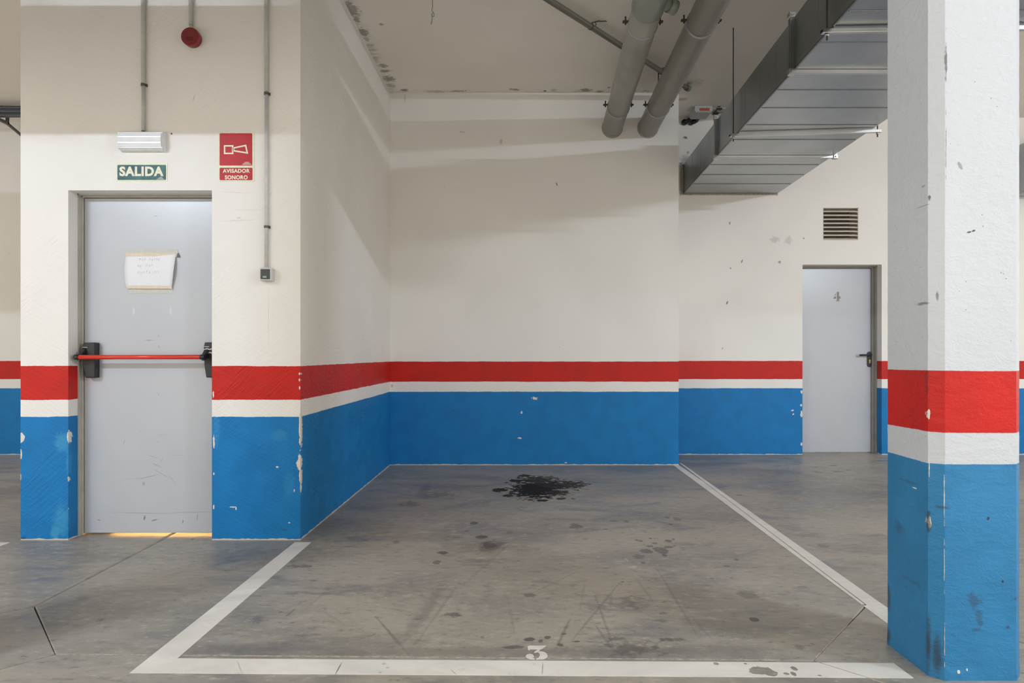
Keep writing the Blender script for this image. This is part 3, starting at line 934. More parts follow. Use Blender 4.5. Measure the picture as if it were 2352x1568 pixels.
def strip(a, b, w, z0, z1):
    a, b = Vector(a), Vector(b)
    d = (b - a).normalized()
    n = Vector((-d.y, d.x)) * w / 2
    return MB().prism([(a.x - n.x, a.y - n.y, z0), (b.x - n.x, b.y - n.y, z0), (b.x + n.x, b.y + n.y, z0), (a.x + n.x, a.y + n.y, z0)], (0, 0, z1 - z0))


obj('joint_filler', strip((-1.70, 2.5005), (0.95, 2.452), 0.0035, -0.01, 0.0006), M['filler'], floor)
obj('joint_filler', strip((1.05, 2.458), (1.32, 2.772), 0.006, -0.01, 0.0008), M['filler'], floor)
obj('joint_filler', strip((1.05, 2.434), (1.24, 2.245), 0.004, -0.01, 0.0022), M['filler'], floor)


def floor_quad(name, pts, mat, h=0.0016):
    return obj(name, MB().prism([(p[0], p[1], 0.0002) for p in pts], (0, 0, h)), mat, floor)


floor_quad('parking_line', [(-1.352, 2.350), (-1.245, 2.440), (-1.235, 3.99), (-1.33, 3.99)], M['line']).__setitem__('label', 'white painted line running to the stairwell corner')
floor_quad('parking_line', [(-1.352, 2.350), (1.325, 2.313), (1.318, 2.424), (-1.245, 2.462), (-1.245, 2.4395)], M['line'], 0.0018).__setitem__('label', 'white painted line across the front of the bay')
jx = lambda y: 1.505 + (y - 2.985) * 0.115 / 5.415
le = lambda y: 1.487 + (y - 2.66) * 0.0024
re_ = lambda y: 1.578 + (y - 2.66) * 0.0069
m = MB()
for pts in ([(le(2.66), 2.66), (re_(2.66), 2.66), (re_(2.99), 2.99), (jx(2.99) + 0.004, 2.99), (le(2.99), 2.975)],
            [(jx(2.995) + 0.003, 2.995), (re_(2.995), 2.995), (re_(6.9), 6.9), (jx(6.9) + 0.003, 6.96)],
            [(le(3.0), 3.0), (jx(3.0) - 0.003, 3.0), (jx(5.9) - 0.003, 5.9), (XR - 0.001, 6.788), (le(6.788), 6.788)]):
    m.prism([(p[0], p[1], 0.0002) for p in pts], (0, 0, 0.0016))
obj('parking_line', m, M['line'], floor, label='white painted line between recess corner and column')
floor_quad('parking_line', [(-3.10, 2.35), (-2.995, 2.35), (-2.99, 3.985), (-3.09, 3.985)], M['line']).__setitem__('label', 'white painted line left of the stairwell block')


def zoomf(pts, ox, oy, k):
    return [on_floor(ox + x / k, oy + y / k) for x, y in pts]


digit = thing('bay_number', on_floor(1233, 1500), parent=floor)
digit['label'] = 'white stencilled figure 3 painted on the floor'
for part in ([(845, 530), (900, 506), (1350, 505), (1300, 545), (1210, 600), (1100, 604), (920, 600), (900, 620), (860, 625), (848, 580)],
             [(1020, 690), (1050, 660), (1110, 617), (1170, 612), (1182, 635), (1130, 670), (1040, 700)],
             [(790, 790), (830, 742), (910, 725), (985, 748), (1022, 790), (1008, 825), (950, 832), (1000, 850), (1035, 855), (1028, 880), (900, 867), (820, 837)],
             [(1125, 682), (1200, 660), (1300, 680), (1370, 730), (1390, 790), (1350, 840), (1250, 873), (1080, 878), (1072, 858), (1135, 838), (1175, 780), (1170, 722)]):
    pts = zoomf(part, 1140, 1440, 11.76)
    obj('figure_stroke', MB().prism([(p.x, p.y, 0.0003) for p in pts], (0, 0, 0.0014)), M['stencil_white'], digit)

# ------------------------------------------------------------------ structure: ceiling and walls
RX0, RX1, RY0 = -1.5, 3.2, 2.8                   # the stretch of ceiling over the bay
obj('ceiling', MB().box((RX0, RY0, CEIL), (RX1, 8.6, CEIL + 0.2)), M['ceiling'], kind='structure', label='cream painted concrete ceiling with damp marks above the parking bay')
obj('ceiling_hall', MB().box((-9.5, -5.0, CEIL), (9.7, RY0, CEIL + 0.2)).box((-9.5, RY0, CEIL), (RX0, 8.6, CEIL + 0.2)).box((RX1, RY0, CEIL), (9.7, 8.6, CEIL + 0.2)), M['ceiling_hall'], kind='structure', label='cream painted concrete ceiling over the aisle')

DX0, DX1, DTOP = -2.688, -1.8376, 2.069          # stairwell door opening
EX0, EX1, ETOP = 3.077, 3.947, 2.088             # rear door opening
w = MB()
w.box((-2.97, YD, 0), (DX0, YD + 0.22, CEIL))
w.box((DX1, YD, 0), (XL, YD + 0.22, CEIL))
w.box((DX0, YD, DTOP), (DX1, YD + 0.22, CEIL))
obj('wall_stairwell', w, M['wall_stair'], kind='structure', label='white stairwell front wall with red and blue painted bands')
obj('wall_recess_left', MB().box((XL - 0.15, YD + 0.22, 0), (XL, YR, CEIL)), M['wall_stair'], kind='structure', label='receding side wall of the parking bay with red and blue bands')
obj('wall_stairwell_left', MB().box((-2.97, YD + 0.22, 0), (-2.82, YB, CEIL)), M['wall_stair'], kind='structure', label='far side wall of the stairwell block')
obj('wall_recess_back', MB().box((XL - 0.15, YR, 0), (XR, YB, CEIL)), M['wall_recess'], kind='structure', label='wall at the end of the parking bay with red and blue bands')

VX0, VX1, VZ0, VZ1 = 3.303, 3.690, 2.362, 2.712  # ventilation opening
w = MB()
T = 0.32
w.box((XL - 0.15, YB, 0), (EX0, YB + T, CEIL))
w.box((EX0, YB, ETOP), (VX0, YB + T, CEIL))
w.box((VX0, YB, ETOP), (VX1, YB + T, VZ0))
w.box((VX0, YB, VZ1), (VX1, YB + T, CEIL))
w.box((VX1, YB, ETOP), (EX1, YB + T, CEIL))
w.box((EX1, YB, 0), (9.5, YB + T, CEIL))
obj('wall_back', w, M['wall_back'], kind='structure', label='rear wall with the numbered door and red and blue bands')
obj('wall_back_left', MB().box((-9.3, YB, 0), (XL - 0.15, YB + T, CEIL)), M['wall_back'], kind='structure', label='rear wall seen past the left of the stairwell block')


# columns with chamfered, slightly ragged arrises
def make_column(x0, x1, y0, y1, label):
    ch = 0.036
    plan = [(x0 + ch, y0), (x1 - ch, y0), (x1, y0 + ch), (x1, y1 - ch), (x1 - ch, y1), (x0 + ch, y1), (x0, y1 - ch), (x0, y0 + ch)]
    bm = bmesh.new()
    rings = []
    nz = 150
    rr = random.Random(11)
    for i in range(nz + 1):
        z = CEIL * i / nz
        ring = []
        for (px, py) in plan:
            j = 0.0005
            flare = 0.003 * rr.random() if z < 0.03 else 0.0
            dx = math.copysign(flare, px - (x0 + x1) / 2)
            dy = math.copysign(flare, py - (y0 + y1) / 2)
            ring.append(bm.verts.new((px + rr.uniform(-j, j) + dx, py + rr.uniform(-j, j) + dy, z)))
        rings.append(ring)
    for a, b in zip(rings, rings[1:]):
        for k in range(8):
            bm.faces.new([a[k], a[(k + 1) % 8], b[(k + 1) % 8], b[k]])
    bm.faces.new(list(reversed(rings[0])))
    bm.faces.new(rings[-1])
    mb = MB()
    mb.bm.free()
    mb.bm = bm
    return obj('column', mb, M['column'], kind='structure', label=label)


make_column(1.385, 1.697, 2.296, 2.625, 'square concrete column with chamfered corners and red and blue bands')
make_column(-2.36, -2.04, 2.296, 2.625, 'twin concrete column standing before the stairwell block')

# ------------------------------------------------------------------ lamps of the hall
lamp_words = ['leftmost of the row over the aisle', 'in the row over the aisle before the column', 'rightmost of the row over the aisle']
proto = None
for i, (lx, ly, share) in enumerate(LAMPS):
    if proto is None:
        t = thing('fluorescent_lamp', (lx, ly, LAMP_Z), cat='lamp', group='fluorescent lamps over the aisle')
        obj('lamp_channel', MB().box((lx - 0.64, ly - 0.04, LAMP_Z + 0.03), (lx + 0.64, ly + 0.04, LAMP_Z + 0.09), 0.006), M['lamp_body'], t)
        for sy in (-1, 1):
            obj('lamp_tube', MB().tube([(lx - 0.59, ly + sy * 0.045, LAMP_Z), (lx + 0.59, ly + sy * 0.045, LAMP_Z)], 0.013, 10), M['tube'], t)
        for sx in (-1, 1):
            obj('lamp_holder', MB().box((lx + sx * 0.59 - 0.012, ly - 0.065, LAMP_Z - 0.018), (lx + sx * 0.59 + 0.012, ly + 0.065, LAMP_Z + 0.031), 0.003), M['lamp_body'], t)
            obj('rod', MB().tube([(lx + sx * 0.45, ly, LAMP_Z + 0.088), (lx + sx * 0.45, ly, CEIL)], 0.005, 8), M['steel'], t)
        proto = t
    else:
        t = copy_tree(proto, None, Vector((lx, ly, 0)) - Vector((LAMPS[0][0], LAMPS[0][1], 0)))
    t['label'] = 'white twin-tube fluorescent lamp, ' + lamp_words[i]
    if share != 1.0:
        key = 'tube_%g' % share
        if key not in M:
            M[key] = tube_emit(TUBE_POWER * share, TUBE_COLOUR)
        for ch in [q for q in bpy.data.objects if q.parent == t and q.name.startswith('lamp_tube')]:
            ch.data = ch.data.copy()
            ch.data.materials[0] = M[key]

# unseen warm strip added close behind the door to make the glow under it
t = thing('door_glow_strip', (-2.26, 4.55, 0.0), 'added warm light strip behind the exit door for the glow under it', 'lamp')
obj('lamp_base', MB().box((-2.75, 4.53, 0.0), (-1.78, 4.62, 0.03), 0.004), M['lamp_body'], t)
obj('lamp_tube', MB().tube([(-2.72, 4.55, 0.05), (-1.81, 4.55, 0.05)], 0.016, 8), M['bulb'], t)

# ------------------------------------------------------------------ stairwell door
YL = 4.165                         # face of the leaf
door = thing('door_1', ((DX0 + DX1) / 2, YL, 0), 'grey steel exit door with a red push bar', kind='structure')
fr = MB()
fr.box((DX0, YD + 0.085, 0.0), (DX0 + 0.006, YD + 0.2, DTOP))
fr.box((DX1 - 0.006, YD + 0.085, 0.0), (DX1, YD + 0.2, DTOP))
fr.box((DX0, YD + 0.085, DTOP - 0.008), (DX1, YD + 0.2, DTOP))
fr.box((DX0, YL - 0.012, 0.0), (DX0 + 0.013, YL + 0.06, DTOP), 0.002)
fr.box((DX1 - 0.013, YL - 0.012, 0.0), (DX1, YL + 0.06, DTOP), 0.002)
fr.box((DX0, YL - 0.012, DTOP - 0.016), (DX1, YL + 0.06, DTOP), 0.002)
obj('door_frame', fr, M['frame'], door, label='beige painted steel door frame')
obj('door_leaf', MB().box((DX0 + 0.016, YL, 0.010), (DX1 - 0.016, YL + 0.045, DTOP - 0.019), 0.002), M['door_a'], door)

bar = obj('push_bar', MB().tube([(-2.645, 4.062, 1.082), (-1.905, 4.062, 1.083)], 0.0135, 16), M['bar_red'], door, label='red push bar')


def zx(x):
    return 160 + x / 6.918


def zy(y):
    return 760 + y / 6.918


def housing(pts):
    p = [on_wall(zx(x), zy(y), 4.115) for x, y in pts]
    return MB().prism([(q.x, YL, q.z) for q in p], (0, -0.05, 0), 0.006)


h1 = [(215, 185), (400, 180), (400, 745), (245, 745), (197, 540), (192, 260)]
obj('end_housing', housing(h1), M['black'], bar, label='black end housing')
h2 = [(2140, 178), (2330, 178), (2330, 740), (2165, 740), (2135, 540), (2122, 270)]
obj('end_housing', housing(h2), M['black'], bar, label='black end housing')


def lever(pa, pb, w0, w1):
    a = on_wall(zx(pa[0]), zy(pa[1]), 4.12)
    b = on_wall(zx(pb[0]), zy(pb[1]), 4.062)
    pts = []
    for c, ww, hh in ((a, w0, 0.026), (b, w1, 0.017)):
        pts.append([(c.x - ww, c.y, c.z - hh), (c.x + ww, c.y, c.z - hh), (c.x + ww, c.y, c.z + hh), (c.x - ww, c.y, c.z + hh)])
    m = MB()
    A = [m.bm.verts.new(p) for p in pts[0]]
    B = [m.bm.verts.new(p) for p in pts[1]]
    fs = [m.bm.faces.new(A), m.bm.faces.new(list(reversed(B)))]
    for i in range(4):
        fs.append(m.bm.faces.new([A[(i + 1) % 4], A[i], B[i], B[(i + 1) % 4]]))
    bmesh.ops.recalc_face_normals(m.bm, faces=fs)
    bmesh.ops.bevel(m.bm, geom=list(m.bm.edges), offset=0.004, segments=2, affect='EDGES')
    return m


obj('lever_arm', lever((240, 330), (140, 440), 0.014, 0.012), M['black_gloss'], bar)
obj('lever_arm', lever((2190, 330), (2118, 430), 0.014, 0.012), M['black_gloss'], bar)
obj('end_cap', MB().tube([(-2.662, 4.062, 1.082), (-2.640, 4.062, 1.082)], 0.0165, 16), M['black_gloss'], bar)
obj('end_cap', MB().tube([(-1.912, 4.062, 1.083), (-1.890, 4.062, 1.083)], 0.0165, 16), M['black_gloss'], bar)
for x0, x1, zc in [(205, 285, 262), (2140, 2220, 252)]:
    a, b = on_wall(zx(x0), zy(zc), 4.113), on_wall(zx(x1), zy(zc), 4.113)
    obj('slot_trim', MB().box((a.x, 4.1105, a.z), (b.x, 4.1145, a.z + 0.0025)), M['steel'], bar)
for zc, xa in [(288, 2125), (345, 2190)]:
    path = []
    for k in range(15):
        q = on_wall(zx(xa + (2330 - xa) * k / 14), zy(zc + 6 * math.sin(k * 1.1)), 4.11)
        path.append((q.x, 4.1075 - 0.002 * math.sin(k * 2.2), q.z))
    obj('tied_cord', MB().tube(path, 0.0042, 8), M['rope'], bar, label='white cord tied round the housing')

# paper note taped on the leaf
pc = on_wall(347, 622, YL)
note = thing('paper_note', (pc.x, YL, pc.z - 0.1), 'white sheet with faint handwriting taped to the grey exit door', 'notice')
m = MB()
rows, cols = 14, 10
grid = []
for i in range(rows + 1):
    v = i / rows
    row = []
    for j in range(cols + 1):
        u = j / cols
        xl = 290 - 3.0 * math.sin(math.pi * v) + (0 if v < 0.9 else 1)
        xr = 405 - 9.0 * v ** 2
        q = on_wall(xl + (xr - xl) * u, 581 + 81 * v, YL)
        lift = 0.002 + 0.016 * math.sin(math.pi * min(1, v)) * (0.25 + 0.75 * u ** 2) + 0.006 * u * u * v
        row.append(m.bm.verts.new((q.x, YL - lift, q.z)))
    grid.append(row)
for i in range(rows):
    for j in range(cols):
        f = m.bm.faces.new([grid[i][j], grid[i][j + 1], grid[i + 1][j + 1], grid[i + 1][j]])
        f.smooth = True
sheet = obj('sheet', m, M['paper'], note)
md = sheet.modifiers.new('thickness', 'SOLIDIFY')
md.thickness = 0.0004


def door_poly(name, pts, lift, mat, th=0.0006):
    ps = [on_wall(270 + x / 12.06, 560 + y / 12.06, YL) for x, y in pts]
    return obj(name, MB().prism([(p.x, YL - lift, p.z) for p in ps], (0, -th, 0)), mat, note)


door_poly('masking_tape', [(220, 140), (1660, 150), (1690, 245), (1660, 275), (235, 262)], 0.0008, M['tape_clear'])
door_poly('masking_tape', [(232, 262), (1660, 276), (1645, 368), (1600, 352), (250, 345)], 0.0045, M['tape'])
door_poly('tape_curl', [(1690, 240), (1745, 375), (1645, 372), (1665, 330)], 0.003, M['clip'], 0.003)
door_poly('masking_tape', [(320, 1155), (1500, 1165), (1545, 1245), (275, 1242)], 0.0105, M['tape'])
door_poly('masking_tape', [(275, 1243), (1540, 1247), (1530, 1372), (320, 1368)], 0.0010, M['tape_clear'])

# handwriting, drawn with pen strokes (zoom units)
STROKES = {
    'P': [[(0, 1), (0, 0)], [(0, 0), (0.7, 0.05), (0.75, 0.4), (0, 0.5)]], 'O': [[(0.35, 0), (0, 0.4), (0.2, 1), (0.7, 0.8), (0.7, 0.25), (0.35, 0)]],
    'R': [[(0, 1), (0, 0), (0.6, 0.1), (0.6, 0.4), (0, 0.5), (0.8, 1)]], 'F': [[(0, 1), (0.05, 0), (0.7, 0)], [(0.02, 0.5), (0.5, 0.45)]],
    'A': [[(0, 1), (0.35, 0), (0.7, 1)], [(0.15, 0.6), (0.6, 0.6)]], 'V': [[(0, 0), (0.35, 1), (0.7, 0)]], 'N': [[(0, 1), (0, 0), (0.6, 1), (0.6, 0)]],
    'D': [[(0, 0), (0, 1), (0.6, 0.8), (0.7, 0.3), (0, 0)]], 'T': [[(0, 0), (0.8, 0)], [(0.4, 0), (0.4, 1)]], 'Z': [[(0, 0), (0.7, 0), (0, 1), (0.75, 1)]],
    'S': [[(0.7, 0.05), (0.1, 0.1), (0.1, 0.45), (0.65, 0.55), (0.6, 0.95), (0, 1)]],
}
for body, x0, y0, adv, hgt, rise in [('POR', 620, 405, 68, 75, 0), ('FAVOR', 905, 400, 62, 70, 0), ('NO', 580, 585, 58, 65, 0), ('DAR', 815, 570, 75, 62, 0), ('PORTAZOS', 580, 770, 79, 78, -3)]:
    m = MB()
    for k, chh in enumerate(body):
        for st in STROKES[chh]:
            path = []
            for (u, v) in st:
                X = 270 + (x0 + k * adv + u * adv * 0.75 + 5 * math.sin(3.1 * k + 5 * v)) / 12.06
                Y = 560 + (y0 + k * rise + v * hgt * (0.85 + 0.15 * math.sin(2.3 * k)) + 6 * math.sin(1.7 * k)) / 12.06
                vv = (Y - 581) / 81
                xl = 290 - 3.0 * math.sin(math.pi * vv)
                xr = 405 - 9.0 * vv ** 2
                uu = (X - xl) / (xr - xl)
                lift = 0.002 + 0.016 * math.sin(math.pi * vv) * (0.25 + 0.75 * uu ** 2) + 0.006 * uu * uu * vv
                q = on_wall(X, Y, YL)
                path.append((q.x, YL - lift - 0.0006, q.z))
            m.tube(path, 0.0008, 5)
    obj('handwriting', m, M['pencil'], sheet, label='faint handwritten word ' + body)

# ------------------------------------------------------------------ things on the stairwell front wall
YF = YD


def wx(px):
    return (px - CX) * YF / F


def wz(py):
    return H + (CY - py) * YF / F


# SALIDA sign
s = thing('exit_sign', (wx(326), YF, wz(416)), 'green SALIDA exit sign with cream letters above the door', 'sign')
plate = obj('sign_plate', MB().box((wx(268), YF - 0.003, wz(416)), (wx(384.5), YF, wz(376))), M['luminous'], s)
obj('green_panel', MB().prism(rounded_rect(wx(270.5), wx(382), wz(413.5), wz(379), 0.006, YF - 0.0029), (0, -0.0008, 0)), M['green'], s)
obj('lettering', wall_text('SALIDA', wx(275.3), wx(376.5), wz(405), wz(382.6), YF - 0.0041, 0.0008, 0.045), M['cream'], s)
m = MB()
for k in range(5):
    m.box((wx(368 - k * 2.0), YF - 0.0043, wz(407.2 + k * 1.3)), (wx(373 + k * 1.2), YF - 0.0036, wz(406.6 + k * 1.3)))
obj('small_print', m, M['print'], s)

# AVISADOR SONORO sign
s = thing('alarm_sign', (wx(543), YF, wz(417)), 'red AVISADOR SONORO alarm sign with a horn symbol', 'sign')
obj('sign_plate', MB().box((wx(502), YF - 0.003, wz(417)), (wx(584), YF, wz(304))), M['luminous'], s)
obj('red_panel', MB().prism(rounded_rect(wx(505), wx(580), wz(380.5), wz(306.5), 0.006, YF - 0.0029), (0, -0.0008, 0)), M['sign_red'], s)
obj('red_panel', MB().prism(rounded_rect(wx(505), wx(580.5), wz(414), wz(385.5), 0.006, YF - 0.0029), (0, -0.0008, 0)), M['sign_red'], s)
obj('lettering', wall_text('AVISADOR', wx(512.3), wx(574.5), wz(397.2), wz(388.2), YF - 0.0041, 0.0008, 0.035), M['cream'], s)
obj('lettering', wall_text('SONORO', wx(517.2), wx(569.5), wz(412.4), wz(402.8), YF - 0.0041, 0.0008, 0.035), M['cream'], s)


def outline(pts, wd):
    """a closed outlined shape on the wall (zoom units of the horn drawing)"""
    m = MB()
    P = [Vector((wx(260 + x / 6.533), 0, wz(290 + y / 6.533))) for x, y in pts]
    n = len(P)
    ins = inset([(p.x, p.z) for p in P], wd)
    for i in range(n):
        j = (i + 1) % n
        m.prism([(P[i].x, YF - 0.0036, P[i].z), (P[j].x, YF - 0.0036, P[j].z), (ins[j].x, YF - 0.0036, ins[j].y), (ins[i].x, YF - 0.0036, ins[i].y)], (0, -0.0009, 0))
    return m


def ccw(pts):
    a = sum(pts[i][0] * pts[(i + 1) % len(pts)][1] - pts[(i + 1) % len(pts)][0] * pts[i][1] for i in range(len(pts)))
    return pts if a < 0 else list(reversed(pts))


obj('horn_symbol', outline(ccw([(1665, 286), (1808, 286), (1808, 420), (1665, 420)]), 0.0083), M['cream'], s)
obj('horn_symbol', outline(ccw([(1800, 320), (2000, 278), (2030, 416), (1800, 378)]), 0.0083), M['cream'], s)
m = MB()
for k in range(4):
    m.box((wx(563 - k * 2.2), YF - 0.0043, wz(373.2 + k * 1.8)), (wx(572 + k * 2), YF - 0.0036, wz(372.2 + k * 1.8)))
obj('small_print', m, M['print'], s)

# emergency light
s = thing('emergency_light', (wx(330), YF, wz(350)), 'white ribbed plastic emergency light over the exit sign', 'light')
obj('base', MB().box((wx(279.5), YF - 0.014, wz(349.5)), (wx(382.5), YF, wz(304.5)), 0.004, 2), M['lens_base'], s)
X0, X1, Z0, Z1 = wx(280.5), wx(381.5), wz(348.5), wz(305.5)
prof = [(-0.012, 0), (-0.030, 0.001), (-0.046, 0.012)]
n = 13
for k in range(n):
    z = 0.014 + (Z1 - Z0 - 0.028) * k / (n - 1)
    bulge = 0.010 * math.sin(math.pi * k / (n - 1))
    prof.append((-0.046 - bulge - (0.0016 if k % 2 else 0), z))
prof += [(-0.046, Z1 - Z0 - 0.012), (-0.030, Z1 - Z0 - 0.001), (-0.012, Z1 - Z0)]
obj('ribbed_lens', MB().prism([(X0 + 0.004, YF + a, Z0 + b) for a, b in prof], (X1 - X0 - 0.008, 0, 0)), M['lens'], s)
obj('end_cap', MB().box((X0 - 0.001, YF - 0.044, Z0 + 0.004), (X0 + 0.006, YF - 0.006, Z1 - 0.004), 0.003, 2), M['lens_base'], s)
obj('end_cap', MB().box((X1 - 0.006, YF - 0.044, Z0 + 0.004), (X1 + 0.001, YF - 0.006, Z1 - 0.004), 0.003, 2), M['lens_base'], s)
obj('cable_gland', MB().tube([(wx(332), YF - 0.014, wz(305)), (wx(332), YF - 0.014, wz(299))], 0.009, 10), M['clip'], s)


# conduits
def conduit(px, z_top, z_bot, z_split, label, clips, mat_low):
    X = wx(px)
    t = thing('conduit', (X, YF, z_bot), label, 'conduit', 'conduits on the stairwell wall')
    yc = YF - 0.0145
    obj('pipe', MB().tube([(X, yc, z_bot), (X + 0.001, yc, z_split)], 0.0108, 14), mat_low, t)
    obj('pipe', MB().tube([(X + 0.001, yc, z_split), (X - 0.002, yc, z_top)], 0.0125, 14), M['conduit'], t)
    for z in clips:
        c = obj('clip', MB().ring((X, yc, z), (0, 0, 1), 0.0118, 0.0138, 0.014, 16).box((X + 0.010, YF - 0.012, z - 0.008), (X + 0.020, YF, z + 0.008), 0.002), M['clip'], t)
        obj('screw', MB().tube([(X + 0.0165, YF - 0.016, z), (X + 0.0165, YF, z)], 0.003, 8), M['wire'], c)
    return t


conduit(332.3, CEIL, wz(302), wz(197), 'grey conduit dropping to the emergency light', [wz(197)], M['conduit'])
conduit(441, CEIL, wz(75), wz(60), 'short grey conduit dropping to the red siren', [3.45], M['conduit'])
conduit(614, CEIL, wz(618), wz(212), 'long grey conduit dropping to the light switch', [wz(217), wz(522)], M['conduit_pale'])

# siren
s = thing('siren', (wx(445), YF, wz(113)), 'round dark red siren on the stairwell wall', 'alarm')
sx_, sz_ = wx(444.8), wz(91.5)
obj('back_box', MB().tube([(sx_, YF, sz_), (sx_, YF - 0.016, sz_)], 0.050, 36), M['siren_edge'], s)
obj('body', MB().tube([(sx_, YF - 0.015, sz_), (sx_, YF - 0.044, sz_), (sx_, YF - 0.047, sz_)], 0.053, 40, True, [0.053, 0.053, 0.051]), M['siren_edge'], s)
obj('front_disc', MB().tube([(sx_, YF - 0.0465, sz_), (sx_, YF - 0.0485, sz_)], 0.0505, 40), M['siren'], s)
for k in range(3):
    obj('sound_slot', MB().box((sx_ - 0.02, YF - 0.0492, sz_ - 0.008 - 0.008 * k), (sx_ + 0.02, YF - 0.0484, sz_ - 0.006 - 0.008 * k)), M['dark'], s)

# light switch
s = thing('light_switch', (wx(617), YF, wz(648)), 'small grey light switch with dark rocker at the end of a conduit', 'switch')
obj('housing', MB().box((wx(604), YF - 0.052, wz(646.5)), (wx(631), YF, wz(617)), 0.006, 3), M['switch_grey'], s)
rk = obj('rocker', MB().box((wx(606.5), YF - 0.057, wz(643)), (wx(627.5), YF - 0.045, wz(620.5)), 0.003, 2), M['rocker'], s)
obj('pilot_window', MB().box((wx(612), YF - 0.0585, wz(640.5)), (wx(620.5), YF - 0.0565, wz(636)), 0.0006), M['pilot'], rk)
obj('cable_gland', MB().tube([(wx(614.2), YF - 0.0145, wz(617.5)), (wx(614.2), YF - 0.0145, wz(614.5))], 0.0135, 12), M['switch_grey'], s)

# ------------------------------------------------------------------ rear door with its number
YE = YB + 0.165
door2 = thing('door_2', ((EX0 + EX1) / 2, YE, 0), 'pale grey steel door marked with the figure 4', kind='structure')
fr = MB()
fr.box((EX0, YB + 0.10, 0), (EX0 + 0.010, YE + 0.08, ETOP))
fr.box((EX1 - 0.010, YB + 0.10, 0), (EX1, YE + 0.08, ETOP))
fr.box((EX0, YB + 0.10, ETOP - 0.010), (EX1, YE + 0.08, ETOP))
fr.box((EX1 - 0.032, YE - 0.02, 0), (EX1 - 0.009, YE + 0.08, ETOP - 0.010), 0.003)
fr.box((EX0 + 0.009, YE - 0.02, 0), (EX0 + 0.032, YE + 0.08, ETOP - 0.010), 0.003)
fr.box((EX0 + 0.009, YE - 0.02, ETOP - 0.020), (EX1 - 0.009, YE + 0.08, ETOP - 0.009), 0.003)
obj('door_frame', fr, M['frame_grey'], door2)
obj('door_leaf', MB().box((EX0 + 0.034, YE, 0.008), (EX1 - 0.034, YE + 0.055, ETOP - 0.023), 0.002), M['door_b'], door2)
hx, hz = 3.893, 1.055
hd = obj('handle', MB().prism(rounded_rect(hx - 0.025, hx + 0.025, hz - 0.095, hz + 0.078, 0.0245, YE, 8), (0, -0.011, 0)), M['black'], door2, label='black lever handle')
obj('lever', MB().tube([(hx, YE - 0.010, hz + 0.042), (hx, YE - 0.05, hz + 0.042), (hx - 0.012, YE - 0.058, hz + 0.042), (hx - 0.06, YE - 0.058, hz + 0.040), (hx - 0.135, YE - 0.056, hz + 0.038)], 0.010, 12), M['black'], hd)
obj('key_cylinder', MB().prism([(hx + 0.009 * math.cos(a), YE - 0.0105, hz - 0.022 + 0.009 * math.sin(a)) for a in [math.radians(-50 + 28 * k) for k in range(11)]] + [(hx - 0.005, YE - 0.0105, hz - 0.052), (hx + 0.005, YE - 0.0105, hz - 0.052)], (0, -0.005, 0)), M['brass'], hd)
num = thing('door_number', (3.53, YE, 1.74), parent=door2)
num['label'] = 'brown grey stencilled figure 4'


def n4(x, y):
    p = on_wall(1870 + x / 6.03, 460 + y / 6.03, YE)
    return (p.x, YE - 0.0002, p.z)


for poly in ([(315, 1268), (343, 1268), (343, 1328), (363, 1326), (363, 1362), (343, 1362), (343, 1380), (352, 1396), (300, 1397), (315, 1380)], [(263, 1360), (282, 1332), (302, 1330), (302, 1362)], [(277, 1322), (302, 1285), (304, 1300), (290, 1320)]):
    obj('figure_stroke', MB().prism([n4(*q) for q in poly], (0, -0.0012, 0)), M['number'], num)

# ventilation opening
v = thing('vent_grille', ((VX0 + VX1) / 2, YB, VZ0), 'cream wall vent with slanted horizontal slats above the numbered door', 'vent')
obj('vent_shade', MB().box((VX0, YB + 0.2, VZ0), (VX1, YB + 0.22, VZ1)), M['dark'], v)  # black sheet that puts the shade of the opening into colour
fr = MB()
fr.box((VX0, YB + 0.003, VZ0), (VX0 + 0.006, YB + 0.2, VZ1))
fr.box((VX1 - 0.006, YB + 0.003, VZ0), (VX1, YB + 0.2, VZ1))
fr.box((VX0, YB + 0.003, VZ1 - 0.006), (VX1, YB + 0.2, VZ1))
fr.box((VX0, YB + 0.003, VZ0), (VX1, YB + 0.2, VZ0 + 0.004))
obj('vent_surround', fr, M['vent'], v)
pitch = (VZ1 - VZ0) / 8
for k in range(8):
    z = VZ0 + pitch * k
    obj('slat', MB().prism([(VX0 + 0.002, YB - 0.002, z + 0.006), (VX0 + 0.002, YB - 0.002, z - 0.006), (VX0 + 0.002, YB + 0.006, z - 0.006), (VX0 + 0.002, YB + 0.062, z + 0.026), (VX0 + 0.002, YB + 0.058, z + 0.034)], (VX1 - VX0 - 0.004, 0, 0)), M['vent'], v)

# ------------------------------------------------------------------ pipes under the ceiling
PZ = 3.355


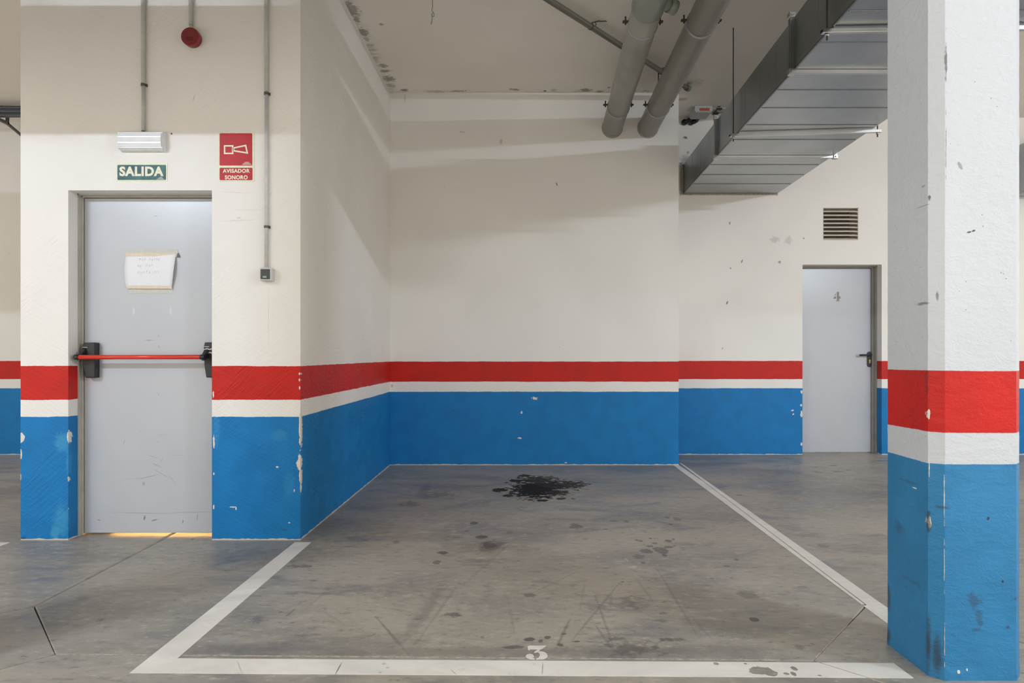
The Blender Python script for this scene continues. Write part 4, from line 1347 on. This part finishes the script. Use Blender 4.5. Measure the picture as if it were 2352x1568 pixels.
def drain(name, xa, ya, xb, yb, label, clamp_ys, fitting):
    a = Vector((xa, ya, PZ))
    b = Vector((xb, yb, PZ))
    d = (b - a).normalized()

    def at(y):
        return a + d * ((y - a.y) / d.y)
    far = at(-1.4)
    t = thing(name, a, label, 'pipe', 'drain pipes under the ceiling')
    obj('pipe', MB().tube([a, at(4.43) if fitting else far], 0.100, 32), M['pvc'], t)
    if fitting:
        obj('pipe', MB().tube([at(3.55), far], 0.100, 32), M['pvc'], t)
        f = obj('branch_fitting', MB().tube([at(4.445), at(4.43), at(3.60), at(3.54)], 0.107, 32, True, [0.103, 0.108, 0.108, 0.103]), M['pvc_green'], t, label='greenish branch fitting')
        p = at(4.31)
        obj('branch_stub', MB().tube([p, p + Vector((0.165, 0.075, -0.03))], 0.040, 20), M['pvc_green'], f)
        obj('stub_collar', MB().tube([p + Vector((0.125, 0.057, -0.023)), p + Vector((0.172, 0.078, -0.031))], 0.046, 20), M['pvc_green'], f)
    obj('wall_collar', MB().tube([at(6.79), at(6.76)], 0.104, 32, True, [0.106, 0.1015]), M['filler'], t)
    for y in clamp_ys:
        c = at(y)
        k = obj('pipe_clamp', MB().ring(c, d, 0.0995, 0.1045, 0.024, 36), M['clamp'], t, label='galvanised pipe clamp')
        for sgn in (-1, 1):
            e = c + Vector((sgn * 0.118, 0.0, 0.018))
            obj('clamp_ear', MB().box((e.x - 0.020, e.y - 0.012, e.z - 0.006), (e.x + 0.020, e.y + 0.012, e.z + 0.006), 0.002), M['wire'], k)
            obj('bolt', MB().tube([e + Vector((0, 0, -0.02)), e + Vector((0, 0, 0.035))], 0.006, 8), M['wire'], k)
        obj('hanger_rod', MB().tube([c + Vector((0, 0, 0.10)), Vector((c.x, c.y, CEIL))], 0.005, 8), M['wire'], k)


drain('drain_pipe', 0.893, 6.795, 0.832, 4.94, 'wide grey drain pipe with a greenish branch fitting under the ceiling', [6.22, 4.67, 1.4], True)
drain('drain_pipe', 1.247, 6.795, 1.222, 4.94, 'wide grey drain pipe running beside the ventilation duct', [6.22, 4.65, 1.4], False)

TZ = 3.645
t = thing('thin_pipe', (1.60, 6.555, TZ), 'thin dark drain pipe crossing above the two wide pipes', 'pipe')
da = Vector((0.191, 4.906, TZ))
db = Vector((1.585, 6.535, TZ))
dd = db - da
obj('pipe', MB().tube([da - dd * 0.55, db], 0.0235, 18), M['pvc_thin'], t)
el = []
for k in range(8):
    a = math.pi / 2 * k / 7
    el.append(db + dd.normalized() * 0.03 * math.sin(a) + Vector((0, 0, 0.03 * (1 - math.cos(a)))))
el.append(Vector((el[-1].x, el[-1].y, CEIL - 0.0005)))
obj('elbow', MB().tube(el, 0.027, 18), M['pvc_green'], t)
obj('collar', MB().tube([db - dd.normalized() * 0.035, db + dd.normalized() * 0.004], 0.0285, 18), M['pvc_thin'], t)
for tt in (0.243, 0.76):
    p = da + dd * tt
    ring = obj('wire_tie', MB().ring(p, dd, 0.0235, 0.027, 0.008, 18), M['wire'], t)
    pts = []
    for k in range(13):
        u = k / 12
        pts.append(p + Vector((0.03 * u + 0.10 * u * u + 0.005 * math.sin(k * 2), 0.02 * u - 0.004 * math.cos(k * 1.7), 0.02 + (CEIL - TZ - 0.02) * min(1, u * 1.25) + 0.004 * math.sin(k * 2.6) * (1 - u))))
    pts = [Vector((q.x, q.y, min(q.z, CEIL - 0.006))) for q in pts]
    obj('twisted_wire', MB().tube(pts, 0.0042, 6), M['wire'], ring)
    obj('twisted_wire', MB().tube([p + Vector((0.028, 0.02, 0.0)), p + Vector((0.045, 0.02, 0.025)), pts[6]], 0.0036, 6), M['wire'], ring)

# wire end hanging from the ceiling
X, Y = -0.66, 5.0
t = obj('hanging_wire', MB().tube([(X, Y, CEIL), (X + 0.001, Y, 3.64), (X - 0.003, Y, 3.612), (X + 0.011, Y, 3.598), (X + 0.012, Y + 0.004, 3.578), (X - 0.004, Y, 3.572), (X - 0.008, Y, 3.588), (X + 0.004, Y - 0.003, 3.596), (X - 0.002, Y, 3.55), (X - 0.009, Y, 3.515)], 0.0026, 6),
        plain('grey wire', (0.20, 0.185, 0.16, 1), 0.8), label='short knotted wire end hanging from the ceiling', cat='wire')

# ------------------------------------------------------------------ ventilation duct
DZ0, DZ1, DW = 2.865, 3.186, 1.03
SK = 0.025
TRY0, TRY1, TRZ0, TRZ1 = 2.66, 2.96, 2.735, 3.25      # trunk running along the column line


def dl(y):
    return 1.766 + SK * (y - 7.5)


def duct_box(y0, y1, z0, z1, x_in=0.0, x_out=0.0):
    a0, a1 = dl(y0) - x_in, dl(y1) - x_in
    b0, b1 = dl(y0) + DW + x_out, dl(y1) + DW + x_out
    return MB().prism([(a0, y0, z0), (b0, y0, z0), (b1, y1, z0), (a1, y1, z0)], (0, 0, z1 - z0))


duct = thing('air_duct', (dl(7.5) + DW / 2, 7.5, DZ0), 'rectangular galvanised ventilation duct running from rear wall towards the column', 'duct')
fl = [6.06, 4.24]
for ya, yb in [(7.52, 6.06), (6.06, 4.24), (4.24, TRY1)]:
    sec = obj('duct_section', duct_box(yb + 0.001, ya, DZ0, DZ1), M['galv'], duct)
    for y in [7.06, 6.70, 6.35, 5.61, 5.25, 4.89, 4.56, 3.87, 3.51, 3.16]:
        if yb + 0.05 < y < ya:
            x0, x1 = dl(y) + 0.012, dl(y) + DW - 0.012
            obj('stiffening_bead', MB().prism([(x0, y - 0.006, DZ0 + 0.001), (x0, y - 0.002, DZ0 - 0.0035), (x0, y + 0.002, DZ0 - 0.0035), (x0, y + 0.006, DZ0 + 0.001)], (x1 - x0, 0, 0)), M['bead'], sec)
            obj('stiffening_bead', MB().prism([(dl(y) + 0.001, y - 0.009, DZ0 + 0.012), (dl(y) - 0.0012, y - 0.003, DZ0 + 0.012), (dl(y) - 0.0012, y + 0.003, DZ0 + 0.012), (dl(y) + 0.001, y + 0.009, DZ0 + 0.012)], (0, 0, DZ1 - DZ0 - 0.024)), M['galv'], sec)
    ys, ye = yb + 0.02, ya - 0.03
    obj('corner_seam', MB().prism([(dl(ys) - 0.004, ys, DZ0 - 0.006), (dl(ys) + 0.006, ys, DZ0 - 0.006), (dl(ye) + 0.006, ye, DZ0 - 0.006), (dl(ye) - 0.004, ye, DZ0 - 0.006)], (0, 0, 0.014)), M['bead'], sec)
for y in fl:
    f = MB()
    x0, x1 = dl(y), dl(y) + DW
    for s_ in (-1, 1):
        yy0, yy1 = (y - 0.017, y - 0.003) if s_ < 0 else (y + 0.003, y + 0.017)
        f.box((x0 - 0.028, yy0, DZ0 - 0.028), (x0 + 0.001, yy1, DZ1 + 0.028))
        f.box((x1 - 0.001, yy0, DZ0 - 0.028), (x1 + 0.028, yy1, DZ1 + 0.028))
        f.box((x0 - 0.028, yy0, DZ1 - 0.001), (x1 + 0.028, yy1, DZ1 + 0.028))
    fo = obj('flange', f, M['galv'], duct)
    obj('flange_rail', MB().box((x0 - 0.006, y - 0.011, DZ0 - 0.026), (x1 + 0.006, y + 0.011, DZ0 + 0.001), 0.003), M['galv_rail'], fo, label='bright lower flange rail')
    for xx, zz in ((x0 - 0.014, DZ0 - 0.014), (x1 + 0.014, DZ0 - 0.014), (x0 - 0.014, DZ1 + 0.014), (x1 + 0.014, DZ1 + 0.014)):
        obj('corner_bolt', MB().box((xx - 0.020, y - 0.021, zz - 0.018), (xx + 0.020, y + 0.021, zz + 0.018), 0.003).tube([(xx, y - 0.034, zz), (xx, y + 0.034, zz)], 0.007, 8), M['galv_rail'], fo)
obj('wall_seal', MB().box((dl(7.5) - 0.035, YB - 0.012, DZ0 - 0.010), (dl(7.5) + 0.001, YB + 0.01, DZ1 + 0.02), 0.004).box((dl(7.5) - 0.035, YB - 0.008, DZ0 - 0.016), (dl(7.5) + DW + 0.01, YB + 0.01, DZ0 + 0.002), 0.003), M['filler'], duct)

tr = thing('trunk_duct', (-3.2, 2.81, TRZ0), 'galvanised trunk duct running along the column line', 'duct')
xe = dl(TRY1) + DW
xs = [-9.25, -6.3, -3.3, -0.3, xe]
for a, b in zip(xs, xs[1:]):
    obj('duct_section', MB().box((a + 0.002, TRY0, TRZ0), (b - 0.002, TRY1, TRZ1)), M['galv'], tr)
for a in xs[1:-1]:
    obj('flange', MB().box((a - 0.017, TRY0 - 0.028, TRZ0 - 0.028), (a + 0.017, TRY1 + 0.028, TRZ1 + 0.028), 0.003), M['galv_rail'], tr)
for a in (-7.6, -4.6, -1.6, 0.45):
    for yy in (TRY0 - 0.02, TRY1 + 0.02):
        obj('hanger_rod', MB().tube([(a, yy, TRZ0 - 0.02), (a, yy, CEIL)], 0.005, 8), M['steel'], tr)
    obj('hanger_rail', MB().box((a - 0.02, TRY0 - 0.05, TRZ0 - 0.035), (a + 0.02, TRY1 + 0.05, TRZ0), 0.003), M['galv_rail'], tr)

for (y, xa, xb, yr, words) in [(5.44, 1.652, 2.80, 5.33, 'far'), (3.69, 1.618, 2.76, 3.65, 'near')]:
    hgr = thing('duct_hanger', ((xa + xb) / 2, y, DZ0 - 0.06), 'galvanised rail on threaded rods carrying the duct, ' + ('nearer the rear wall' if words == 'far' else 'nearer the column'), 'bracket', 'duct hangers')
    z0, z1 = DZ0 - 0.034, DZ0 - 0.010
    pts = [(xa, y - 0.013), (xb, yr - 0.013), (xb, yr + 0.013), (xa, y + 0.013)]
    obj('rail', MB().prism([(p[0], p[1], z0) for p in pts], (0, 0, z1 - z0), 0.002), M['galv_rail'], hgr)
    obj('rail_end', MB().box((xa - 0.003, y - 0.013, z0 + 0.006), (xa + 0.004, y + 0.013, z1 - 0.006)), M['dark'], hgr)
    for xx, yy in ((xa + 0.028, y), (xb - 0.028, yr)):
        obj('threaded_rod', MB().tube([(xx, yy, z0 - 0.035), (xx, yy, CEIL)], 0.0048, 8), M['wire'], hgr)
        obj('nut', MB().tube([(xx, yy, z0 - 0.014), (xx, yy, z0)], 0.011, 6), M['galv_rail'], hgr)

# ------------------------------------------------------------------ junction box and cables on the ceiling by the duct
s = thing('junction_box', (1.89, 7.22, 3.63), 'grey junction box with an orange label on the ceiling beside the duct', 'box')
obj('box_body', MB().box((1.80, 7.13, 3.638), (1.985, 7.36, CEIL), 0.008, 2), M['box_white'], s)
obj('orange_label', MB().box((1.85, 7.126, 3.645), (1.955, 7.131, 3.672)), M['orange'], s)
obj('box_lid', MB().box((1.81, 7.14, 3.631), (1.975, 7.35, 3.640), 0.003), M['box_white'], s)
for k, dx in enumerate((-0.03, 0.045)):
    p = Vector((1.885 + dx, 7.36, 3.665))
    obj('black_conduit', MB().tube([p + Vector((0, -0.01, 0)), p + Vector((-0.03, 0.06, -0.012)), p + Vector((-0.075, YB - 7.36 - 0.03, -0.02)), p + Vector((-0.085, YB - 7.36, -0.02))], 0.018, 10), M['black'], s)
    q = p + Vector((-0.078, YB - 7.36 - 0.03, -0.02))
    obj('gland', MB().tube([q, q + Vector((-0.004, 0.028, 0))], 0.032, 10), M['black'], s)
    q = p + Vector((-0.035, 0.07, -0.013))
    obj('gland', MB().tube([q, q + Vector((-0.02, 0.045, -0.004))], 0.027, 10), M['black'], s)
for k, yy in enumerate((7.16, 7.29)):
    c = obj('white_conduit', MB().tube([(1.97, yy, 3.680), (2.9, yy - 0.02, 3.680)], 0.0125, 12), M['conduit_pale'], s)
    obj('clip', MB().box((2.03, yy - 0.02, 3.660), (2.09, yy + 0.02, 3.680), 0.003).box((2.045, yy - 0.01, 3.668), (2.075, yy + 0.01, CEIL)), M['black'], c)

# grey cable conduits far on the left, under the ceiling
for k, (zz, yy) in enumerate([(3.662, 7.10), (3.613, 7.07), (3.565, 7.05)]):
    t = thing('cable_conduit', (-6, yy, zz), ['uppermost', 'middle', 'lowest'][k] + ' of three dark conduits under the ceiling left of the stairwell', 'conduit', 'dark conduits far left')
    obj('pipe', MB().tube([(-9.3, yy - 0.02, zz + 0.01), (-7.0, yy, zz), (-5.4, yy + 0.01, zz + 0.006), (-2.97, yy + 0.02, zz)], 0.021, 12), M['cable'], t)
    obj('clip', MB().ring((-5.42, yy + 0.01, zz + 0.006), (1, 0, 0), 0.0205, 0.023, 0.02, 14), M['clip'], t)
for k, xx in enumerate((-5.40, -7.4)):
    t = obj('conduit_bracket', MB().box((xx - 0.015, 7.0, 3.510), (xx + 0.015, 7.165, 3.538)).box((xx - 0.015, 7.15, 3.510), (xx + 0.015, 7.165, CEIL)).prism([(xx - 0.012, 7.14, 3.515), (xx + 0.012, 7.14, 3.515), (xx + 0.012, 7.5, 3.41), (xx - 0.012, 7.5, 3.41)], (0, 0, 0.02)),
            M['clip'], label=['dark bracket under the conduits close to the stairwell block', 'dark bracket under the conduits farther along the rear wall'][k], cat='bracket', group='conduit brackets')

# louvred duct and pipe glimpsed right of the column
lv = thing('louvred_duct', (5.9, 7.3, 2.83), 'grey duct end with brown louvres on the rear wall right of the column', 'vent')
obj('duct_end', MB().box((5.36, 7.24, 2.83), (6.5, YB - 0.001, 3.36)), M['galv'], lv)
for k in range(9):
    z = 2.87 + k * 0.047
    obj('slat', MB().prism([(5.38, 7.21, z), (5.38, 7.24, z + 0.035), (5.38, 7.24, z + 0.042), (5.38, 7.205, z + 0.006)], (1.1, 0, 0)), M['louvre'], lv)
